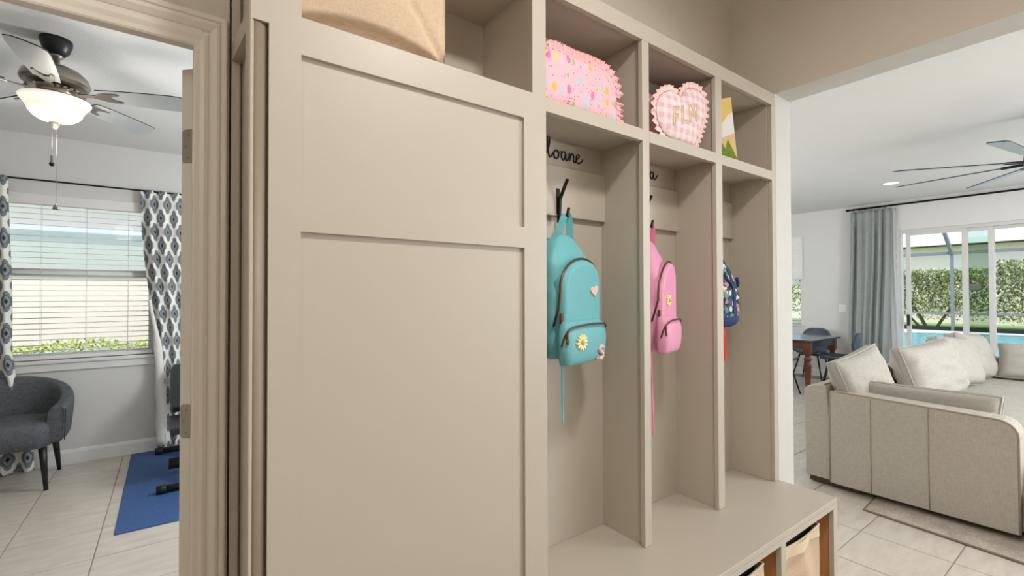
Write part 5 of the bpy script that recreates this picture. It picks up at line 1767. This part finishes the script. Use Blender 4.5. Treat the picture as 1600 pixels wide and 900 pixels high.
for lab, loc, rz in (('slate shell chair at the long far side of the table, back above the tabletop', (8.52, 3.25, 0), PI / 2),
                     ('shell chair on the near side of the table, mostly hidden by the white wall end', (6.98, 3.12, 0), -PI / 2)):
    c = copy_tree(ch)
    c.location = loc
    c.rotation_euler = (0, 0, rz)
    c['label'] = lab

# ================================================================== outdoors
struct(put('ground_lawn', bx(-40, 60, -40, 60, -0.40, -0.16), 'grass'))
# pool deck and pool
struct(put('pool_deck', bx(9.2, 25.2, -9, 11, -0.30, -0.10), 'deck'))
def oval(cx, cy, rx, ry, n=64):
    out = []
    for k in range(n):
        a = 2 * PI * k / n
        c_, s_ = math.cos(a), math.sin(a)
        kk = (abs(c_) ** 2.6 + abs(s_) ** 2.6) ** (-1 / 2.6)
        out.append((cx + rx * c_ * kk, cy + ry * s_ * kk))
    return out
struct(put('pool_coping', MB().prism(oval(18.2, 1.0, 6.2, 6.2), -0.11, -0.075, 'z'), 'coping'))
struct(put('pool_water', MB().prism(oval(18.2, 1.0, 5.8, 5.8), -0.10, -0.07, 'z'), 'water'))

# screen cage: posts, rails and roof rafters
cg = thing('pool_cage', 'aluminium screen cage with posts and rails around the pool', 'pool cage', (25.3, 1.5, -0.1))
XG = 25.4
for y in (8.9, 6.8, 4.56, 2.35, 0.1, -2.2, -4.5):
    put('post', bx(XG - 0.04, XG + 0.06, y - 0.05, y + 0.05, -0.1, 3.02), 'cage', cg)
    R4 = Matrix.Translation((XG, y, 3.05)) @ Matrix.Rotation(math.radians(33), 4, 'Y')
    m = MB().box(-7.5, 0.0, -0.05, 0.05, -0.08, 0.08)
    m.xf(R4)
    put('rafter', m, 'cage', cg)
put('top_beam', bx(XG - 0.06, XG + 0.06, -9, 11, 2.98, 3.10), 'cage', cg)
put('chair_rail', bx(XG - 0.03, XG + 0.03, -9, 11, 0.56, 0.64), 'cage', cg)
put('kick_rail', bx(XG - 0.03, XG + 0.03, -9, 11, -0.1, 0.06), 'fan_black', cg)

# hedge shrubs behind the cage
def shrub(label, cx, cy, rx, ry, h, n, seed, stems, zg=-0.16, leaf=0.075, mat='leaf', group='hedge shrubs behind the pool', bare=0.55):
    rnd = random.Random(seed)
    t = thing('hedge_shrub', label, 'shrub', (cx, cy, zg), group)
    mb = MB()
    for k in range(n):
        # leaves near the surface of a boxy crown
        u, v, w_ = rnd.uniform(-1, 1), rnd.uniform(-1, 1), rnd.random()
        if rnd.random() < 0.75:
            u = -abs(u) ** 0.35 if rnd.random() < 0.8 else u
        z = zg + lerp(bare * (0.6 + 0.7 * rnd.random()), h, w_ ** 0.8) + rnd.gauss(0, 0.05)
        lump = 1 + 0.12 * math.sin(v * 9 + seed) * math.sin(w_ * 7 + seed)
        p = Vector((cx + u * rx * lump, cy + v * ry, z))
        a, b, c_ = rnd.uniform(0, 6.28), rnd.uniform(-1.1, 1.1), rnd.uniform(0, 6.28)
        R3 = Matrix.Rotation(a, 3, 'Z') @ Matrix.Rotation(b, 3, 'X')
        s = leaf * rnd.uniform(0.6, 1.3)
        o = [Vector((0, -s, 0)), Vector((s * 0.42, 0, s * 0.12)), Vector((0, s, 0)), Vector((-s * 0.42, 0, s * 0.12))]
        mb.add([p + R3 @ q for q in o], [(0, 1, 2, 3)])
    f = put('foliage', mb, mat, t)
    f['kind'] = 'stuff'
    for (sy, lean, r) in stems:
        s = MB()
        s.tube(catmull([(cx, cy + sy, zg), (cx - 0.1, cy + sy + lean * 0.4, zg + 0.5), (cx - 0.2, cy + sy + lean, zg + 1.2)], 4), [r] * 5 + [r * 0.8] * 4, 7)
        put('stem', s, 'bark', t)
    return t
XH = 29.0
shrub('tall clipped shrub seen through the left door panel behind the pool', XH, 6.0, 0.9, 2.15, 2.65, 11000, 1, ((0.15, 0.5, 0.07), (-0.25, -0.7, 0.06), (0.4, 0.9, 0.05)))
shrub('broad clipped shrub seen through the right door panels behind the pool', XH + 0.3, 1.6, 0.9, 2.15, 2.95, 12000, 2, ((0.3, 0.3, 0.09), (-0.1, -0.6, 0.07)), bare=0.35)
shrub('clipped shrub beyond the pool, partly cut by the frame edge', XH, -3.0, 0.9, 2.15, 2.8, 6000, 3, ((0.0, 0.4, 0.08),))
shrub('clipped shrub beyond the pool hidden largely by the sage curtain', XH, 10.3, 0.9, 2.15, 2.7, 5000, 4, ((0.0, 0.4, 0.08),))

# neighbour's house beyond the hedge
nh = thing('neighbour_house', 'pale stucco house with a low roof beyond the hedge', 'house', (36, 3, -0.16))
put('wall', bx(33, 39, -16, 26, -0.16, 3.9), 'stucco2', nh)
put('roof', MB().prism([(32.2, 3.95), (32.2, 4.15), (36, 5.6), (40, 5.6), (40, 3.95)], -17, 27, 'y'), 'roof', nh)
put('fascia', bx(32.15, 32.2, -17, 27, 3.93, 4.2), 'vinyl_frame', nh)
wdw = put('window', bx(32.96, 33.02, 9.1, 10.8, 1.9, 3.1), 'vinyl_frame', nh)
put('pane', bx(32.95, 32.97, 9.2, 10.7, 2.0, 3.0), 'glass_far', wdw)

# house next door behind the exercise room window, with a clipped hedge below
n2 = thing('neighbour_house', 'cream stucco house wall close outside the exercise room window', 'house', (-1, 9.6, -0.16))
put('wall', bx(-14, 12, 9.4, 12.4, -0.16, 3.6), 'stucco', n2)
put('roof', MB().prism([(8.7, 3.5), (8.7, 3.7), (12, 5.0), (12.4, 3.5)], -15, 13, 'x'), 'roof', n2)
w2 = put('window', bx(-3.3, 0.4, 9.36, 9.42, 1.72, 2.42), 'vinyl_frame', n2)
put('pane', bx(-3.22, 0.32, 9.35, 9.37, 1.79, 2.35), 'glass_far', w2)
def low_hedge():
    rnd = random.Random(21)
    mb = MB()
    for k in range(24000):
        x = rnd.uniform(-6, 4)
        y = 8.0 - abs(rnd.gauss(0, 0.22)) if rnd.random() < 0.6 else rnd.uniform(7.7, 8.6)
        z = -0.16 + (0.96 + 0.03 * math.sin(x * 5)) * (1 - rnd.random() ** 2.2) + rnd.gauss(0, 0.02)
        p = Vector((x, y, max(-0.1, z)))
        R3 = Matrix.Rotation(rnd.uniform(0, 6.28), 3, 'Z') @ Matrix.Rotation(rnd.uniform(-1.1, 1.1), 3, 'X')
        s = 0.024 * rnd.uniform(0.7, 1.4)
        mb.add([p + R3 @ Vector(q) for q in ((0, -s, 0), (s * 0.5, 0, s * 0.1), (0, s, 0), (-s * 0.5, 0, s * 0.1))], [(0, 1, 2, 3)])
    o = put('low_hedge', mb, 'leaf_yellow')
    tag(o, 'low yellow-green hedge outside the exercise room window', 'hedge')
    o['kind'] = 'stuff'
low_hedge()
bpy.context.view_layer.update()
for o in bpy.data.objects:
    for k in ('_w', '_o'):
        if k in o.keys():
            del o[k]
